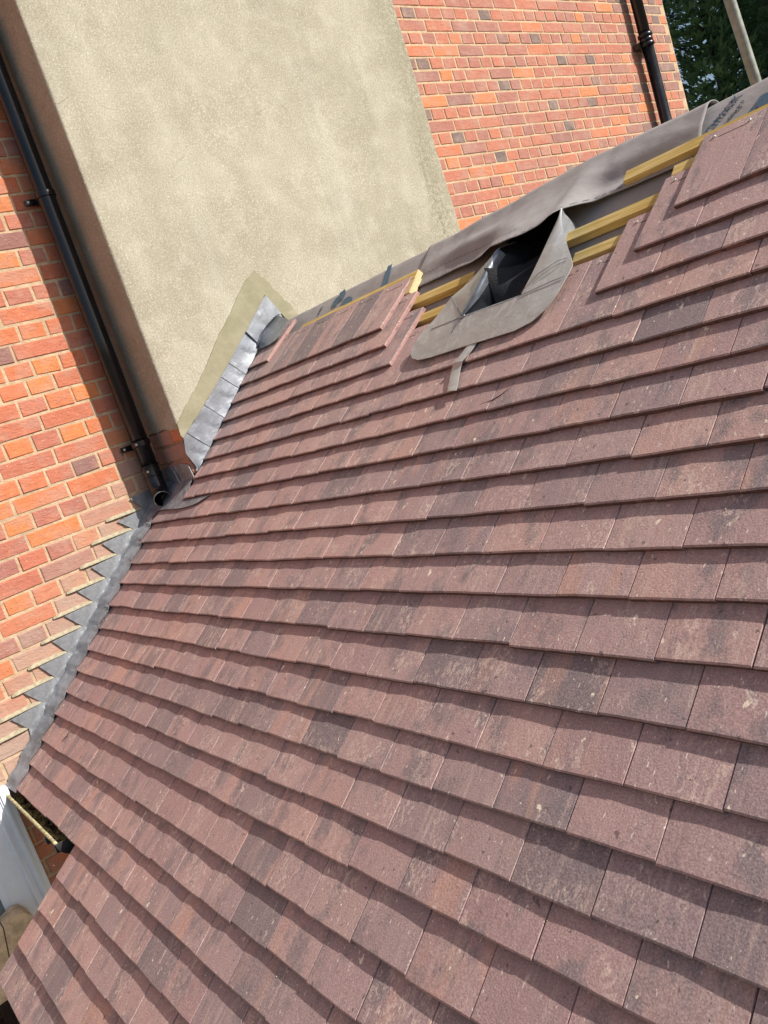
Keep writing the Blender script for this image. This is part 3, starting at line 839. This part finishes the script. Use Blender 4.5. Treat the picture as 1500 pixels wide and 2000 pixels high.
def chimney_flashing():
    t = empty('chimney_lead_flashing', RP(CH_X+.01, .8, 0), 'bright new lead upstand lapped in pieces along the foot of the rendered chimney', 'flashing')
    top = [(.470, .005), (.500, .080), (.555, .120), (.72, .106), (.86, .096), (.982, .090), (1.166, .086), (1.388, .083)]
    def th(s):
        for a, b in zip(top[:-1], top[1:]):
            if a[0] <= s <= b[0]: return a[1]+(b[1]-a[1])*(s-a[0])/(b[0]-a[0])
        return top[-1][1]
    cuts = [.455, .585, .742, .905, .985, 1.160]
    for k in range(5):
        a, b = cuts[k], cuts[k+1]+.012
        V, F = [], []; n, m = 22, 10
        for i in range(n+1):
            s = a+(b-a)*i/n
            lo = -.004+.0015*mnoise.noise(Vector((s*30, k, 0)))
            if k == 0 and i < 8: hi = max(lo+.004, min(th(max(s, .471)), .02+(s-a)*1.6))
            else: hi = th(min(s, 1.38))
            for j in range(m+1):
                f = j/m; h = lo+(hi-lo)*f
                out = .0055+.0026*(1-i/n)+.0016*mnoise.noise(Vector((s*16, h*14, k*3.)))+.006*(1-f)**3
                V.append(RP(CH_X+out, s, h))
        for i in range(n):
            for j in range(m): F.append((i*(m+1)+j, (i+1)*(m+1)+j, (i+1)*(m+1)+j+1, i*(m+1)+j+1))
        solid(mesh_obj('lead_sheet', V, F, LEAD_BRIGHT, t, RP(CH_X, (a+b)/2, .05), True), .002, 0.)
    # saddle at the ridge end: upstand, rolled fold and rounded wing lying on the tiles
    bm = bmesh.new()
    up = [(1.155, .018), (1.166, .086), (1.28, .085), (1.388, .083), (1.366, -.01), (1.345, -.045), (1.264, .012), (1.191, .02), (1.140, .008)]
    extrude_poly(bm, [RP(CH_X+.016, s, h) for s, h in up], (-.003, 0, 0)); bm_obj('saddle_upstand', bm, LEAD_BRIGHT, t, RP(CH_X, 1.25, .05))
    out = [(-2.548, 1.148), (-2.514, 1.131), (-2.45, 1.122), (-2.396, 1.121), (-2.35, 1.130), (-2.316, 1.149), (-2.305, 1.18), (-2.306, 1.205), (-2.308, 1.228), (-2.315, 1.245)]
    inn = [(-2.506, 1.150), (-2.504, 1.16), (-2.503, 1.18), (-2.500, 1.20), (-2.498, 1.22), (-2.49, 1.235), (-2.48, 1.25), (-2.46, 1.265), (-2.44, 1.28), (-2.42, 1.29)]
    V, F = [], []; m = 8
    for i in range(len(out)):
        for j in range(m+1):
            f = j/m; x = inn[i][0]+(out[i][0]-inn[i][0])*f; s = inn[i][1]+(out[i][1]-inn[i][1])*f
            h = -.004+.020*(1-f)**2+.004*max(0, math.sin(f*math.pi))
            V.append(RP(x, s, h+.002*mnoise.noise(Vector((x*20, s*20, 0)))))
    for i in range(len(out)-1):
        for j in range(m): F.append((i*(m+1)+j, i*(m+1)+j+1, (i+1)*(m+1)+j+1, (i+1)*(m+1)+j))
    solid(mesh_obj('saddle_wing', V, F, LEAD_BRIGHT, t, RP(-2.4, 1.2, 0), True), .0022, 1.)
    bm = bmesh.new(); add_tube(bm, [RP(-2.503, 1.135, .006), RP(-2.500, 1.17, .013), RP(-2.495, 1.21, .016), RP(-2.47, 1.245, .018), RP(-2.43, 1.275, .018), RP(-2.40, 1.30, .010)], [.0035, .005, .0055, .0055, .005, .003], 8)
    bm_obj('welt', bm, LEAD_BRIGHT, t, RP(-2.48, 1.2, .01), True)
chimney_flashing()

def vent_slate():
    t = empty('lead_vent_slate', RP(-.8, .75, 0), 'grey lead vent slate with rounded corners framing a black opening below the ridge', 'lead slate')
    outer = [(-1.030, .914), (-1.052, .875), (-1.079, .837), (-1.092, .823), (-1.123, .790), (-1.137, .755), (-1.135, .725), (-1.111, .698), (-1.074, .682), (-1.013, .675), (-.92, .674), (-.822, .673), (-.74, .671), (-.662, .669), (-.604, .682), (-.575, .703), (-.556, .723), (-.541, .759), (-.525, .814), (-.521, .842), (-.536, .872)]
    inner = [(-1.020, .908), (-1.000, .886), (-.978, .862), (-.965, .848), (-.955, .836), (-.948, .828), (-.940, .818), (-.930, .808), (-.918, .795), (-.895, .794), (-.86, .793), (-.82, .792), (-.77, .791), (-.72, .790), (-.700, .789), (-.692, .788), (-.688, .788), (-.684, .788), (-.682, .789), (-.681, .790), (-.679, .795)]
    V, F = [], []; m = 8
    for i, (o_, n_) in enumerate(zip(outer, inner)):
        for j in range(m+1):
            f = j/m; x = o_[0]+(n_[0]-o_[0])*f; s = o_[1]+(n_[1]-o_[1])*f
            V.append(RP(x, s, .0045+.006*f+.0012*mnoise.noise(Vector((x*18, s*18, 3.)))))
    for i in range(len(outer)-1):
        for j in range(m): F.append((i*(m+1)+j, i*(m+1)+j+1, (i+1)*(m+1)+j+1, (i+1)*(m+1)+j))
    solid(mesh_obj('front_apron', V, F, LEAD_WARM, t, RP(-.8, .75, 0), True), .0024, 1.)
    # left wing: rises from the slates to a rounded roll beside the opening, then drops inside
    Lf = [(-.918, .794, .0105), (-.985, .868, .0075), (-1.022, .910, .005), (-.985, .937, .002), (-.947, .990, -.004), (-.915, 1.048, -.012), (-.900, 1.10, -.03)]
    Df = [(-.918, .794, .012), (-.893, .823, .018), (-.870, .854, .025), (-.850, .927, .031), (-.846, .977, .031), (-.839, 1.019, .024), (-.845, 1.085, -.025)]
    Gf = [(-.905, .797, .006), (-.885, .825, -.012), (-.865, .850, -.035), (-.842, .905, -.060), (-.828, .97, -.07), (-.815, 1.02, -.07), (-.815, 1.09, -.07)]
    def along(K, f):
        q = f*(len(K)-1); i = min(int(q), len(K)-2); u = q-i
        return Vector(K[i])*(1-u)+Vector(K[i+1])*u
    V, F, V2, F2 = [], [], [], []; N = 24; n = 9; n2 = 5
    for i in range(N+1):
        f = i/N; L_, D_, G_ = along(Lf, f), along(Df, f), along(Gf, f)
        for k in range(n):
            q = k/(n-1); p = L_+(D_-L_)*q; p.z += .006*math.sin(q*math.pi)*min(1, f*4)*(q-.4)+.001*mnoise.noise(Vector((q*3, f*7, 1.)))
            V.append(RP(*p))
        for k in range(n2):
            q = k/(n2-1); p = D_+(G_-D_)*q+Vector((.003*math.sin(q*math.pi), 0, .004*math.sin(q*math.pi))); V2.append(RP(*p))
    for i in range(N):
        for j in range(n-1): F.append((i*n+j, i*n+j+1, (i+1)*n+j+1, (i+1)*n+j))
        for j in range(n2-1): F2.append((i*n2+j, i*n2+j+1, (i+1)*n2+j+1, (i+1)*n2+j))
    solid(mesh_obj('left_wing', V, F, LEAD_WARM, t, RP(-.95, .95, 0), True), .0022, 1.)
    mesh_obj('inner_cheek', V2, F2, CHEEK_DARK, t, RP(-.86, .92, 0), True)
    # the dressed roll along the top of the wing, its highlight put in as a strip of brighter lead
    V, F = [], []
    for i in range(21):
        f = i/20*.79; L_, D_, G_ = along(Lf, f), along(Df, f), along(Gf, f); w = .35+.65*min(1, f*5)
        up = Vector((0, 0, .004))
        a0 = L_+(D_-L_)*(1-.34*w)+Vector((0, 0, .003+.002*math.sin(f*17)))
        for p in (a0, a0+(D_-a0)*.5+up*.8, a0+(D_-a0)*.85+up*1.5, D_+up*1.5+Vector((.004, 0, 0)), D_+(G_-D_)*.10+up*.9+Vector((.005, 0, 0)), D_+(G_-D_)*.26+Vector((.004, 0, .002))): V.append(RP(*p))
    for i in range(20):
        for j in range(5): F.append((i*6+j, i*6+j+1, (i+1)*6+j+1, (i+1)*6+j))
    mesh_obj('highlight_roll', V, F, LEAD_BRIGHT, t, RP(-.86, .9, .02), True)
    # front lip turned down into the opening
    V, F = [], []
    for i in range(21):
        x = -.918+(-.682+.918)*i/20
        for j, (ds, h) in enumerate(((0, .0105), (.006, .008), (.014, -.004), (.030, -.030), (.06, -.075))): V.append(RP(x+.02*j*(1-i/20)*.3, .7935-.004*i/20+ds, h))
    for i in range(20):
        for j in range(4): F.append((i*5+j, (i+1)*5+j, (i+1)*5+j+1, i*5+j+1))
    solid(mesh_obj('front_lip', V, F, LEAD_DULL, t, RP(-.8, .82, 0), True), .002, 0.)
    # right wing: flap running up to a point under the cloth
    rim = [(-.536, .872), (-.563, .918), (-.585, .960), (-.607, 1.004), (-.624, 1.045), (-.633, 1.085)]
    inn = [(-.679, .795), (-.660, .861), (-.647, .928), (-.641, .99), (-.637, 1.05), (-.638, 1.092)]
    V, F = [], []; m = 6
    for i in range(6):
        for j in range(m+1):
            f = j/m; x = rim[i][0]+(inn[i][0]-rim[i][0])*f; s = rim[i][1]+(inn[i][1]-rim[i][1])*f
            hr = (.004, .003, .004, .006, .010, .014)[i]; hi = (.0105, .014, .016, .015, .013, .011)[i]
            V.append(RP(x, s, hr+(hi-hr)*f+.004*math.sin(f*math.pi)*(1 if i not in (0,) else .3)))
    for i in range(5):
        for j in range(m): F.append((i*(m+1)+j, i*(m+1)+j+1, (i+1)*(m+1)+j+1, (i+1)*(m+1)+j))
    solid(mesh_obj('right_wing', V, F, LEAD_WARM, t, RP(-.62, .95, 0), True), .0024, 1.)
    V, F = [], []
    for i in range(6):
        for (dx, h) in ((0, None), (-.006, -.01), (-.004, -.08)):
            hi = (.0105, .014, .016, .015, .013, .011)[i]; V.append(RP(inn[i][0]+dx, inn[i][1], hi if h is None else h))
    for i in range(5):
        for j in range(2): F.append((i*3+j, i*3+j+1, (i+1)*3+j+1, (i+1)*3+j))
    mesh_obj('right_return', V, F, LEAD_DULL, t, RP(-.68, .95, 0), True)
    # welded seams
    for k, (pts, rr) in enumerate(([[RP(-1.022, .910, .0095), RP(-.972, .855, .0115), RP(-.920, .796, .013)], .0019],
                      [[RP(-1.065, .795, .0085), RP(-1.0, .795, .010), RP(-.920, .794, .0125)], .0011],
                      [[RP(-.682, .789, .0135), RP(-.63, .795, .012), RP(-.575, .803, .010), RP(-.535, .806, .008)], .0016],
                      [[RP(-.680, .80, .014), RP(-.63, .845, .017), RP(-.575, .872, .0125), RP(-.545, .874, .008)], .0011],
                      [[RP(-.945, .745, .0095), RP(-.920, .794, .0135)], .0013])):
        bm = bmesh.new(); add_tube(bm, [q-RP(0, 0, .0007) for q in pts], rr*.7, 6); bm_obj('solder_seam', bm, LEAD_BRIGHT, t, pts[0], True)
    bm = bmesh.new(); bmesh.ops.create_uvsphere(bm, u_segments=12, v_segments=8, radius=.008)
    for v in bm.verts: v.co = RP(-.916+v.co.x*1.5, .795+v.co.y, .012+v.co.z*.5)
    bm_obj('solder_seam', bm, LEAD_BRIGHT, t, RP(-.93, .803, .012), True)
    v = empty('black_vent_terminal', RP(-.8, .9, -.09), 'black textured plastic vent duct sunk in the opening of the lead slate', 'vent')
    bm = bmesh.new()
    fl = [(-.915, .80), (-.62, .80), (-.62, 1.25), (-1.02, 1.25), (-1.0, 1.0)]
    extrude_poly(bm, [RP(x, s, -.095) for x, s in fl], RP(0, 0, -.004)); bm_obj('duct_floor', bm, BLACK, v, RP(-.8, .95, -.1))
    bm = bmesh.new(); extrude_poly(bm, [RP(x, 1.24, h) for x, h in ((-1.0, -.095), (-.68, -.095), (-.68, -.074), (-1.0, -.074))], (0, .004, .004)); bm_obj('duct_back', bm, BLACK, v, RP(-.8, 1.24, -.06))
    PA, PB, PC, PD = Vector((-.853, .930, .034)), Vector((-.852, .866, -.042)), Vector((-.69, .852, -.060)), Vector((-.69, 1.06, -.062))
    V, F = [], []
    for i in range(13):
        for j in range(9):
            a, b = i/12, j/8; p = (PA*(1-a)+PD*a)*(1-b)+(PB*(1-a)+PC*a)*b
            p.z = -.062+(p.z+.062)*(1-a)**1.6+.004*mnoise.noise(Vector((a*6, b*6, 2.)))+(.010*(1-b)*math.exp(-(a/.2)**2))
            V.append(RP(*p))
    for i in range(12):
        for j in range(8): F.append((i*9+j, i*9+j+1, (i+1)*9+j+1, (i+1)*9+j))
    solid(mesh_obj('rough_pad', V, F, BLACK, v, RP(-.8, .9, -.06), True), .005, 1.)
    bm = bmesh.new(); extrude_poly(bm, [RP(x, s, -.055) for x, s in ((-.752, .945), (-.69, .962), (-.69, .969), (-.73, .953))], RP(0, 0, -.003)); bm_obj('paint_mark', bm, POINTING, v, RP(-.75, 1., -.055))
    bm = bmesh.new(); extrude_poly(bm, [RP(x, s, -.058) for x, s in ((-.745, .865), (-.70, .865), (-.70, .90), (-.728, .915))], RP(0, 0, -.003)); bm_obj('grit_patch', bm, LEAD_DULL, v, RP(-.72, .88, -.055))
    cu = bpy.data.curves.new('txt', 'FONT'); cu.body = 'SR'; cu.size = .05; cu.extrude = .0004
    to = bpy.data.objects.new('txt', cu); COL.objects.link(to); dg = bpy.context.evaluated_depsgraph_get()
    me = bpy.data.meshes.new_from_object(to.evaluated_get(dg)); bpy.data.objects.remove(to); bpy.data.curves.remove(cu)
    vs_ = [RP(-.735+q.co.y*.6, 1.10-q.co.x*.9, -.090+q.co.z) for q in me.vertices]
    mesh_obj('stamped_lettering', vs_, [tuple(p.vertices) for p in me.polygons], INK_PALE, v, RP(-.73, 1.08, -.09)); bpy.data.meshes.remove(me)
    # lead strap holding the apron down
    st = empty('lead_clip_strap', RP(-.85, .6, 0), 'narrow lead strap hooked down over two tile courses below the vent slate', 'strap')
    cs = [(-.826, .70, -.001), (-.832, .668, .001), (-.845, .632, .0045), (-.856, .617, .0065), (-.862, .610, .0010), (-.864, .600, -.0015), (-.848, .56, .0035), (-.838, .53, .0045), (-.836, .513, .0045)]
    V, F = [], []
    for (x, s, h) in cs:
        for k in range(5): V.append(RP(x-.019+.038*k/4, s-.004*(k/4), h+tile_h(min(s, .60))*(1 if s < .6 else 0)*0+.001*math.sin(k)))
    for i in range(len(cs)-1):
        for k in range(4): F.append((i*5+k, i*5+k+1, (i+1)*5+k+1, (i+1)*5+k))
    solid(mesh_obj('strap', V, F, LEAD_WARM, st, RP(-.85, .6, 0), True), .0018, -1.)
vent_slate()

# ------------------------------------------------------------------ downpipes
def near_pipe():
    x, y = -2.785, .254
    t = empty('near_downpipe', (x, y, .2), 'black downpipe in the chimney corner with an open shoe above the tiles', 'downpipe')
    bm = bmesh.new(); add_tube(bm, [(x, y, .36), (x, y, 1.0), (x, y, 2.0), (x, y, 3.2), (x, y, 4.8)], .0385, 32); bm_obj('pipe', bm, PIPE, t, (x, y, 1.), True)
    bm = bmesh.new(); pts = [(x, y, .38), (x, y, .305), (x+.010, y-.003, .268), (x+.032, y-.012, .242), (x+.068, y-.025, .224)]
    add_tube(bm, pts, [.042, .042, .042, .0415, .041], 32, cap=False)
    inner = list(reversed(pts)); add_tube(bm, inner, [.037, .037, .036, .036, .036], 32, cap=False)
    o = bm_obj('shoe', bm, PIPE, t, (x, y, .3), True, normals=False)
    d = (Vector(pts[-1])-Vector(pts[-2])).normalized(); u = d.orthogonal().normalized(); w = d.cross(u)
    bm = bmesh.new(); c = Vector(pts[-1]); n = 32; rings = []
    for rr, ex in ((.0415, 0), (.0405, .003), (.0375, .003), (.0365, 0)):
        rings.append([bm.verts.new(c+d*ex+(u*math.cos(2*math.pi*k/n)+w*math.sin(2*math.pi*k/n))*rr) for k in range(n)])
    for a, b in zip(rings[:-1], rings[1:]):
        for k in range(n): bm.faces.new((a[k], a[(k+1) % n], b[(k+1) % n], b[k]))
    bm_obj('shoe_lip', bm, mat_plain("worn_rim", (.16, .16, .155), .4, .3, .3, 60), t, c, True)
    for z in (.385, .338):
        bm = bmesh.new(); add_tube(bm, [(x, y, z-.004), (x, y, z), (x, y, z+.004)], [.0425, .0445, .0425], 32); bm_obj('socket_ring', bm, PIPE, t, (x, y, z), True)
    def screw(px, py, pz, par, ax):
        bm = bmesh.new(); p = Vector((px, py, pz)); add_tube(bm, [p-ax*.004, p, p+ax*.002], [.0062, .0062, .0035], 12); bm_obj('screw', bm, CHROME, par, p, True)
    for zc, k in ((1.645, 0), (.495, 1), (2.8, 2)):
        bm = bmesh.new(); add_tube(bm, [(x, y, zc-.014), (x, y, zc-.012), (x, y, zc+.012), (x, y, zc+.014)], [.040, .0445, .0445, .040], 32)
        add_box(bm, (WALL_X+.045, y-.02, zc-.004), (.085, .016, .030), None, .002)
        add_box(bm, (WALL_X+.012, y-.052, zc-.004), (.014, .050, .026), None, .003)
        br = bm_obj('pipe_bracket', bm, PIPE, t, (x, y, zc))
        screw(WALL_X+.021, y-.062, zc-.004, br, Vector((1, 0, 0)))
        if k: screw(x+.030, y-.034, zc, br, Vector((.66, -.75, 0)))
        else: screw(x+.0455, y, zc+.004, br, Vector((1, 0, 0)))
    screw(x+.032, y-.030, .362, t, Vector((.7, -.7, 0)))
near_pipe()
def far_pipe():
    x, y = -2.782, 5.455
    t = empty('far_downpipe', (x, y, -3.4), 'black downpipe with a ringed collar on the brick wall near its far corner', 'downpipe')
    bm = bmesh.new(); add_tube(bm, [(x, y, -3.3), (x, y, 0), (x, y, 2.31)], .046, 32); add_tube(bm, [(x, y, 2.25), (x, y, 4.8)], .046, 32)
    bm_obj('pipe', bm, PIPE, t, (x, y, 1.), True)
    for z, r1 in ((2.335, .058), (2.265, .057), (2.30, .053)):
        bm = bmesh.new(); add_tube(bm, [(x, y, z-.016), (x, y, z-.012), (x, y, z+.012), (x, y, z+.016)], [.047, r1, r1, .047], 32); bm_obj('collar', bm, PIPE, t, (x, y, z), True)
    bm = bmesh.new(); add_box(bm, (WALL_X+.03, y, 2.27), (.06, .17, .045), None, .004)
    br = bm_obj('pipe_bracket', bm, PIPE, t, (x, y, 2.27))
far_pipe()

# ------------------------------------------------------------------ gutters, window, sill at the lower left
def gutter(name, x0, x1, y, z, rad, label, mossy):
    t = empty(name, ((x0+x1)/2, y, z), label, 'gutter')
    V, F = [], []; n = 14; nx = 24
    for i in range(nx+1):
        x = x0+(x1-x0)*i/nx
        for k in range(n+1):
            a = math.pi+math.pi*k/n; V.append((x, y+rad*math.cos(a), z+rad*math.sin(a)))
    for i in range(nx):
        for k in range(n): F.append((i*(n+1)+k, i*(n+1)+k+1, (i+1)*(n+1)+k+1, (i+1)*(n+1)+k))
    solid(mesh_obj('trough', V, F, GUTTER_M, t, ((x0+x1)/2, y, z), True), .004, 0.)
    # rounded front rim with lichen
    bm = bmesh.new(); pts = []; 
    for i in range(41):
        x = x0+(x1-x0)*i/40; pts.append((x, y-rad, z+.003+.0015*mnoise.noise(Vector((x*30, 1, 1)))))
    add_tube(bm, pts, [.0062+.0016*abs(mnoise.noise(Vector((p[0]*14, 3, 2)))) for p in pts], 8); bm_obj('front_rim', bm, LICHEN if mossy else GUTTER_M, t, (x0, y-rad, z), True)
    for xe in (x1,):
        bm = bmesh.new(); pts = [(xe, y+(rad+.004)*math.cos(math.pi+math.pi*k/12), z+(rad+.004)*math.sin(math.pi+math.pi*k/12)) for k in range(13)]
        extrude_poly(bm, pts, (.006, 0, 0)); bm_obj('stop_end', bm, GUTTER_M, t, (xe, y, z))
    # moss and silt lying in it
    rg = random.Random(8 if mossy else 18); V, F, A = [], [], []
    for i in range(1500 if mossy else 500):
        x = rg.uniform(x0, x1-.01); f = rg.uniform(-.92, .92)
        base = -rad*.55-.012+rg.uniform(0, .020)+.018*mnoise.noise(Vector((x*14, f*2, 2.)))
        zz = z+max(base, -math.sqrt(max(0, 1-f*f))*rad+.004)
        r = rg.uniform(.003, .009); o = len(V); tone = rg.random()*.55+max(0, -f)*.35
        for (dx, dy, dz) in ((1, 0, 0), (-1, 0, 0), (0, 1, 0), (0, -1, 0), (0, 0, 1), (0, 0, -1)):
            V.append((x+dx*r*rg.uniform(.6, 1.3), y+f*rad*.95+dy*r*rg.uniform(.6, 1.3), zz+dz*r*rg.uniform(.5, 1.2))); A.append(tone)
        F += [(o+a, o+b, o+4) for a, b in ((0, 2), (2, 1), (1, 3), (3, 0))]+[(o+b, o+a, o+5) for a, b in ((0, 2), (2, 1), (1, 3), (3, 0))]
    m = MOSS if mossy else MULCH
    mo = mesh_obj('moss' if mossy else 'silt', V, F, m, t, ((x0+x1)/2, y, z), False, None, {'rnd': ('FLOAT', A)}); mo['kind'] = 'stuff'
    V, F = [], []
    for i in range(25):
        x = x0+(x1-x0)*i/24
        for k in range(7): f = -1+2*k/6; V.append((x, y+f*rad*.9, z-rad*.55+.008*mnoise.noise(Vector((x*20, f*3, 7.)))-.004))
    for i in range(24):
        for k in range(6): F.append((i*7+k, i*7+k+1, (i+1)*7+k+1, (i+1)*7+k))
    mo = mesh_obj('silt_bed', V, F, MULCH, t, ((x0+x1)/2, y, z), True); mo['kind'] = 'stuff'
    return t
MOSS = mat_moss("gutter_moss", (.07, .055, .03), (.25, .21, .09), (.60, .54, .24))
MULCH = mat_moss("wet_silt", (.018, .015, .012), (.05, .04, .03), (.13, .10, .07))
g1 = gutter('mossy_gutter', WALL_X+.01, -2.085, -.757, -.700, .055, 'short half round gutter full of moss under the lower left tile edge', True)
bm = bmesh.new(); add_box(bm, (-2.20, -.815, -.712), (.028, .018, .03), None, .003); add_box(bm, (-2.20, -.80, -.745), (.024, .012, .06), None, .002)
bm_obj('gutter_bracket', bm, GUTTER_M, g1, (-2.2, -.81, -.72))
gutter('eaves_gutter', -2.10, X_RIGHT, -1.155, -1.045, .055, 'dark eaves gutter holding debris below the lowest tile course', False)

def window():
    t = empty('white_window', (-2.84, -1.3, -1.6), 'white plastic window frame set in the brick wall below the mossy gutter', 'window')
    zt, zb = -.66, -1.95
    def bar(y0, y1, z0, z1, x0, x1, name, bev=.006):
        bm = bmesh.new(); add_box(bm, ((x0+x1)/2, (y0+y1)/2, (z0+z1)/2), (x1-x0, y1-y0, z1-z0), None, bev); return bm_obj(name, bm, UPVC, t, ((x0+x1)/2, (y0+y1)/2, (z0+z1)/2))
    bar(-.985, -.800, zb, zt, -2.875, -2.815, 'frame_jamb')
    bar(-.845, -.820, zb, zt-.004, -2.82, -2.800, 'frame_bead', .008)
    bar(-.878, -.858, zb, zt-.008, -2.82, -2.806, 'frame_bead', .006)
    bar(-.962, -.955, zb, zt-.008, -2.82, -2.811, 'frame_bead', .002)
    bar(-1.9, -.985, zt-.07, zt, -2.875, -2.815, 'frame_head')
    bar(-1.9, -.985, zb, zb+.07, -2.875, -2.815, 'frame_rail')
    bm = bmesh.new(); add_box(bm, (-2.85, -1.45, (zt+zb)/2), (.012, .93, zt-zb-.14)); bm_obj('glass_pane', bm, GLASS, t, (-2.85, -1.45, -1.3))
window()
def sill_block():
    t = empty('stone_corbel', (-2.75, -1.05, -1.36), 'weathered tan stone block with a cracked joint before the white window frame', 'corbel')
    for out in ([(-.926, -1.140), (-.917, -1.155), (-.90, -1.25), (-.89, -1.40), (-1.06, -1.40), (-1.052, -1.30), (-1.036, -1.215), (-1.019, -1.128), (-.965, -1.112), (-.940, -1.118)],
                [(-1.0235, -1.129), (-1.0405, -1.216), (-1.0565, -1.30), (-1.065, -1.40), (-1.30, -1.40), (-1.30, -1.20), (-1.10, -1.150)]):
        bm = bmesh.new(); extrude_poly(bm, [(-2.70+.004*mnoise.noise(Vector((y*40, z*40, 1.))), y, z) for y, z in out], (-.10, 0, 0))
        bm_obj('stone', bm, STONE, t, (-2.75, out[0][0], out[0][1]))
sill_block()

# ------------------------------------------------------------------ scaffold tube and trees behind the ridge
POLE_A, POLE_B = (Vector((-.724, 2.374, 1.08))-CAM).normalized(), (Vector((-.721, 2.307, 1.382))-CAM).normalized()
def pole():
    a, b = CAM+POLE_A*8.6, CAM+POLE_B*8.6; d = (b-a).normalized()
    bm = bmesh.new(); add_tube(bm, [a-d*5.6, a, b, b+d*3.0], .046, 24)
    o = bm_obj('steel_pole', bm, STEEL, None, a-d*5.5, True); setp(o, 'grey steel pole leaning behind the ridge in front of dark conifers', 'pole', kind='thing')
pole()
LEAF_D = mat_leaf("conifer_dark", (.07, .15, .07), (.17, .28, .12)); LEAF_G = mat_leaf("conifer_green", (.08, .16, .05), (.20, .30, .09))
def conifer(x, y, h, r, seed, leaf, label, n, big=1.):
    rg = random.Random(seed); base = -3.4
    t = empty('conifer_tree', (x, y, base), label, 'tree', 'conifer trees behind the house')
    bm = bmesh.new(); add_tube(bm, [(x, y, base), (x+.05, y, base+h*.5), (x, y+.05, base+h*.95)], [.22, .12, .03], 10)
    for k in range(26):
        z = base+h*(.12+.8*k/26); a = rg.uniform(0, 6.28); L = r*(1-(z-base)/h)*.75
        add_tube(bm, [(x, y, z), (x+L*.5*math.cos(a), y+L*.5*math.sin(a), z+.15), (x+L*math.cos(a), y+L*math.sin(a), z+.45)], [.05, .03, .01], 5)
    bm_obj('trunk', bm, BARK, t, (x, y, base), True)
    V, F, A = [], [], []
    for i in range(n):
        u = rg.random(); z = base+.6+(h-.6)*u**.9
        env = r*(1-((z-base)/h)**1.6)*(.82+.28*mnoise.noise(Vector((x+z*.9, y, seed))))+.1
        a = rg.uniform(0, 2*math.pi); lump = .8+.4*mnoise.noise(Vector((math.cos(a)*2.2, math.sin(a)*2.2, z*1.3+seed)))
        q = env*lump*(rg.random()**.38)
        c = Vector((x+q*math.cos(a), y+q*math.sin(a), z))
        outd = Vector((math.cos(a), math.sin(a), .55+rg.uniform(-.4, .5))).normalized()
        side = outd.cross(Vector((0, 0, 1))).normalized(); nn = outd.cross(side)
        tone = min(1, max(0, .15+.55*q/(env*lump+.01)*rg.random()+.3*mnoise.noise(c*1.1)))
        for s_ in range(3):                        # a spray: three pointed leaves fanned out
            ang = (s_-1)*.6+rg.uniform(-.25, .25); L = rg.uniform(.10, .22)*big; w = rg.uniform(.018, .036)*big
            d = (outd*math.cos(ang)+side*math.sin(ang)+nn*rg.uniform(-.4, .4)).normalized(); pw = d.cross(nn).normalized()
            o = len(V); V += [c, c+d*L*.5+pw*w, c+d*L, c+d*L*.5-pw*w]; F.append((o, o+1, o+2, o+3)); A += [tone]*4
    mesh_obj('crown', V, F, leaf, t, (x, y, base+h/2), False, None, {'rnd': ('FLOAT', A)})['kind'] = 'thing'
conifer(-5.9, 13.2, 10.5, 2.3, 3, LEAF_D, 'dark conifer rising directly beside the brick wall corner', 9000)
conifer(-3.9, 13.4, 11.0, 2.2, 5, LEAF_G, 'fresher green conifer seen behind the scaffold pole', 9000)
conifer(-4.8, 16.2, 14.0, 3.2, 8, LEAF_D, 'tall dark conifer standing between and behind the other two', 24000, 1.7)
conifer(-6.6, 19.5, 15.0, 3.6, 15, LEAF_D, 'dark conifer farthest back behind the row', 18000, 2.0)
conifer(-1.6, 15.4, 12.0, 2.8, 12, LEAF_G, 'green conifer at the right end of the row of trees', 9000)

# ------------------------------------------------------------------ little things lying on the tiles
def twig(pts, rad, label):
    bm = bmesh.new(); add_tube(bm, pts, rad, 6); o = bm_obj('dry_twig', bm, TWIG, None, pts[0], True); setp(o, label, 'twig', 'twigs on the tiles', 'thing')
twig([RP(-.612, .478, -.006), RP(-.630, .462, -.0045), RP(-.655, .450, -.0035), RP(-.70, .443, -.0028)], [.0008, .0012, .0012, .0007], 'thin curved twig lying on tiles right of the lead strap')
twig([RP(-2.486, -.733, 0), RP(-2.497, -.752, .002), RP(-2.506, -.764, 0), RP(-2.528, -.788, 0)], [.001, .002, .002, .001], 'tiny bent twig on the tiles near the stepped flashing')
def crumbs():
    rg = random.Random(31); V, F = [], []
    for i in range(110):
        s = rg.uniform(-1.3, .9); x = rg.uniform(-2.3, .4); h = tile_h(s)+.001; r = rg.uniform(.0007, .0022); o = len(V)
        for (dx, dy, dz) in ((1, 0, 0), (-1, 0, 0), (0, 1, 0), (0, -1, 0), (0, 0, 1), (0, 0, -1)): V.append(RP(x+dx*r*rg.uniform(.6, 1.6), s+dy*r*rg.uniform(.6, 1.4), h+dz*r))
        F += [(o+a, o+b, o+4) for a, b in ((0, 2), (2, 1), (1, 3), (3, 0))]+[(o+b, o+a, o+5) for a, b in ((0, 2), (2, 1), (1, 3), (3, 0))]
    o = mesh_obj('mortar_crumbs', V, F, POINTING, None, RP(-1, 0, 0)); setp(o, 'scatter of tiny pale mortar crumbs over the brown tiles', 'crumbs', kind='stuff')
crumbs()
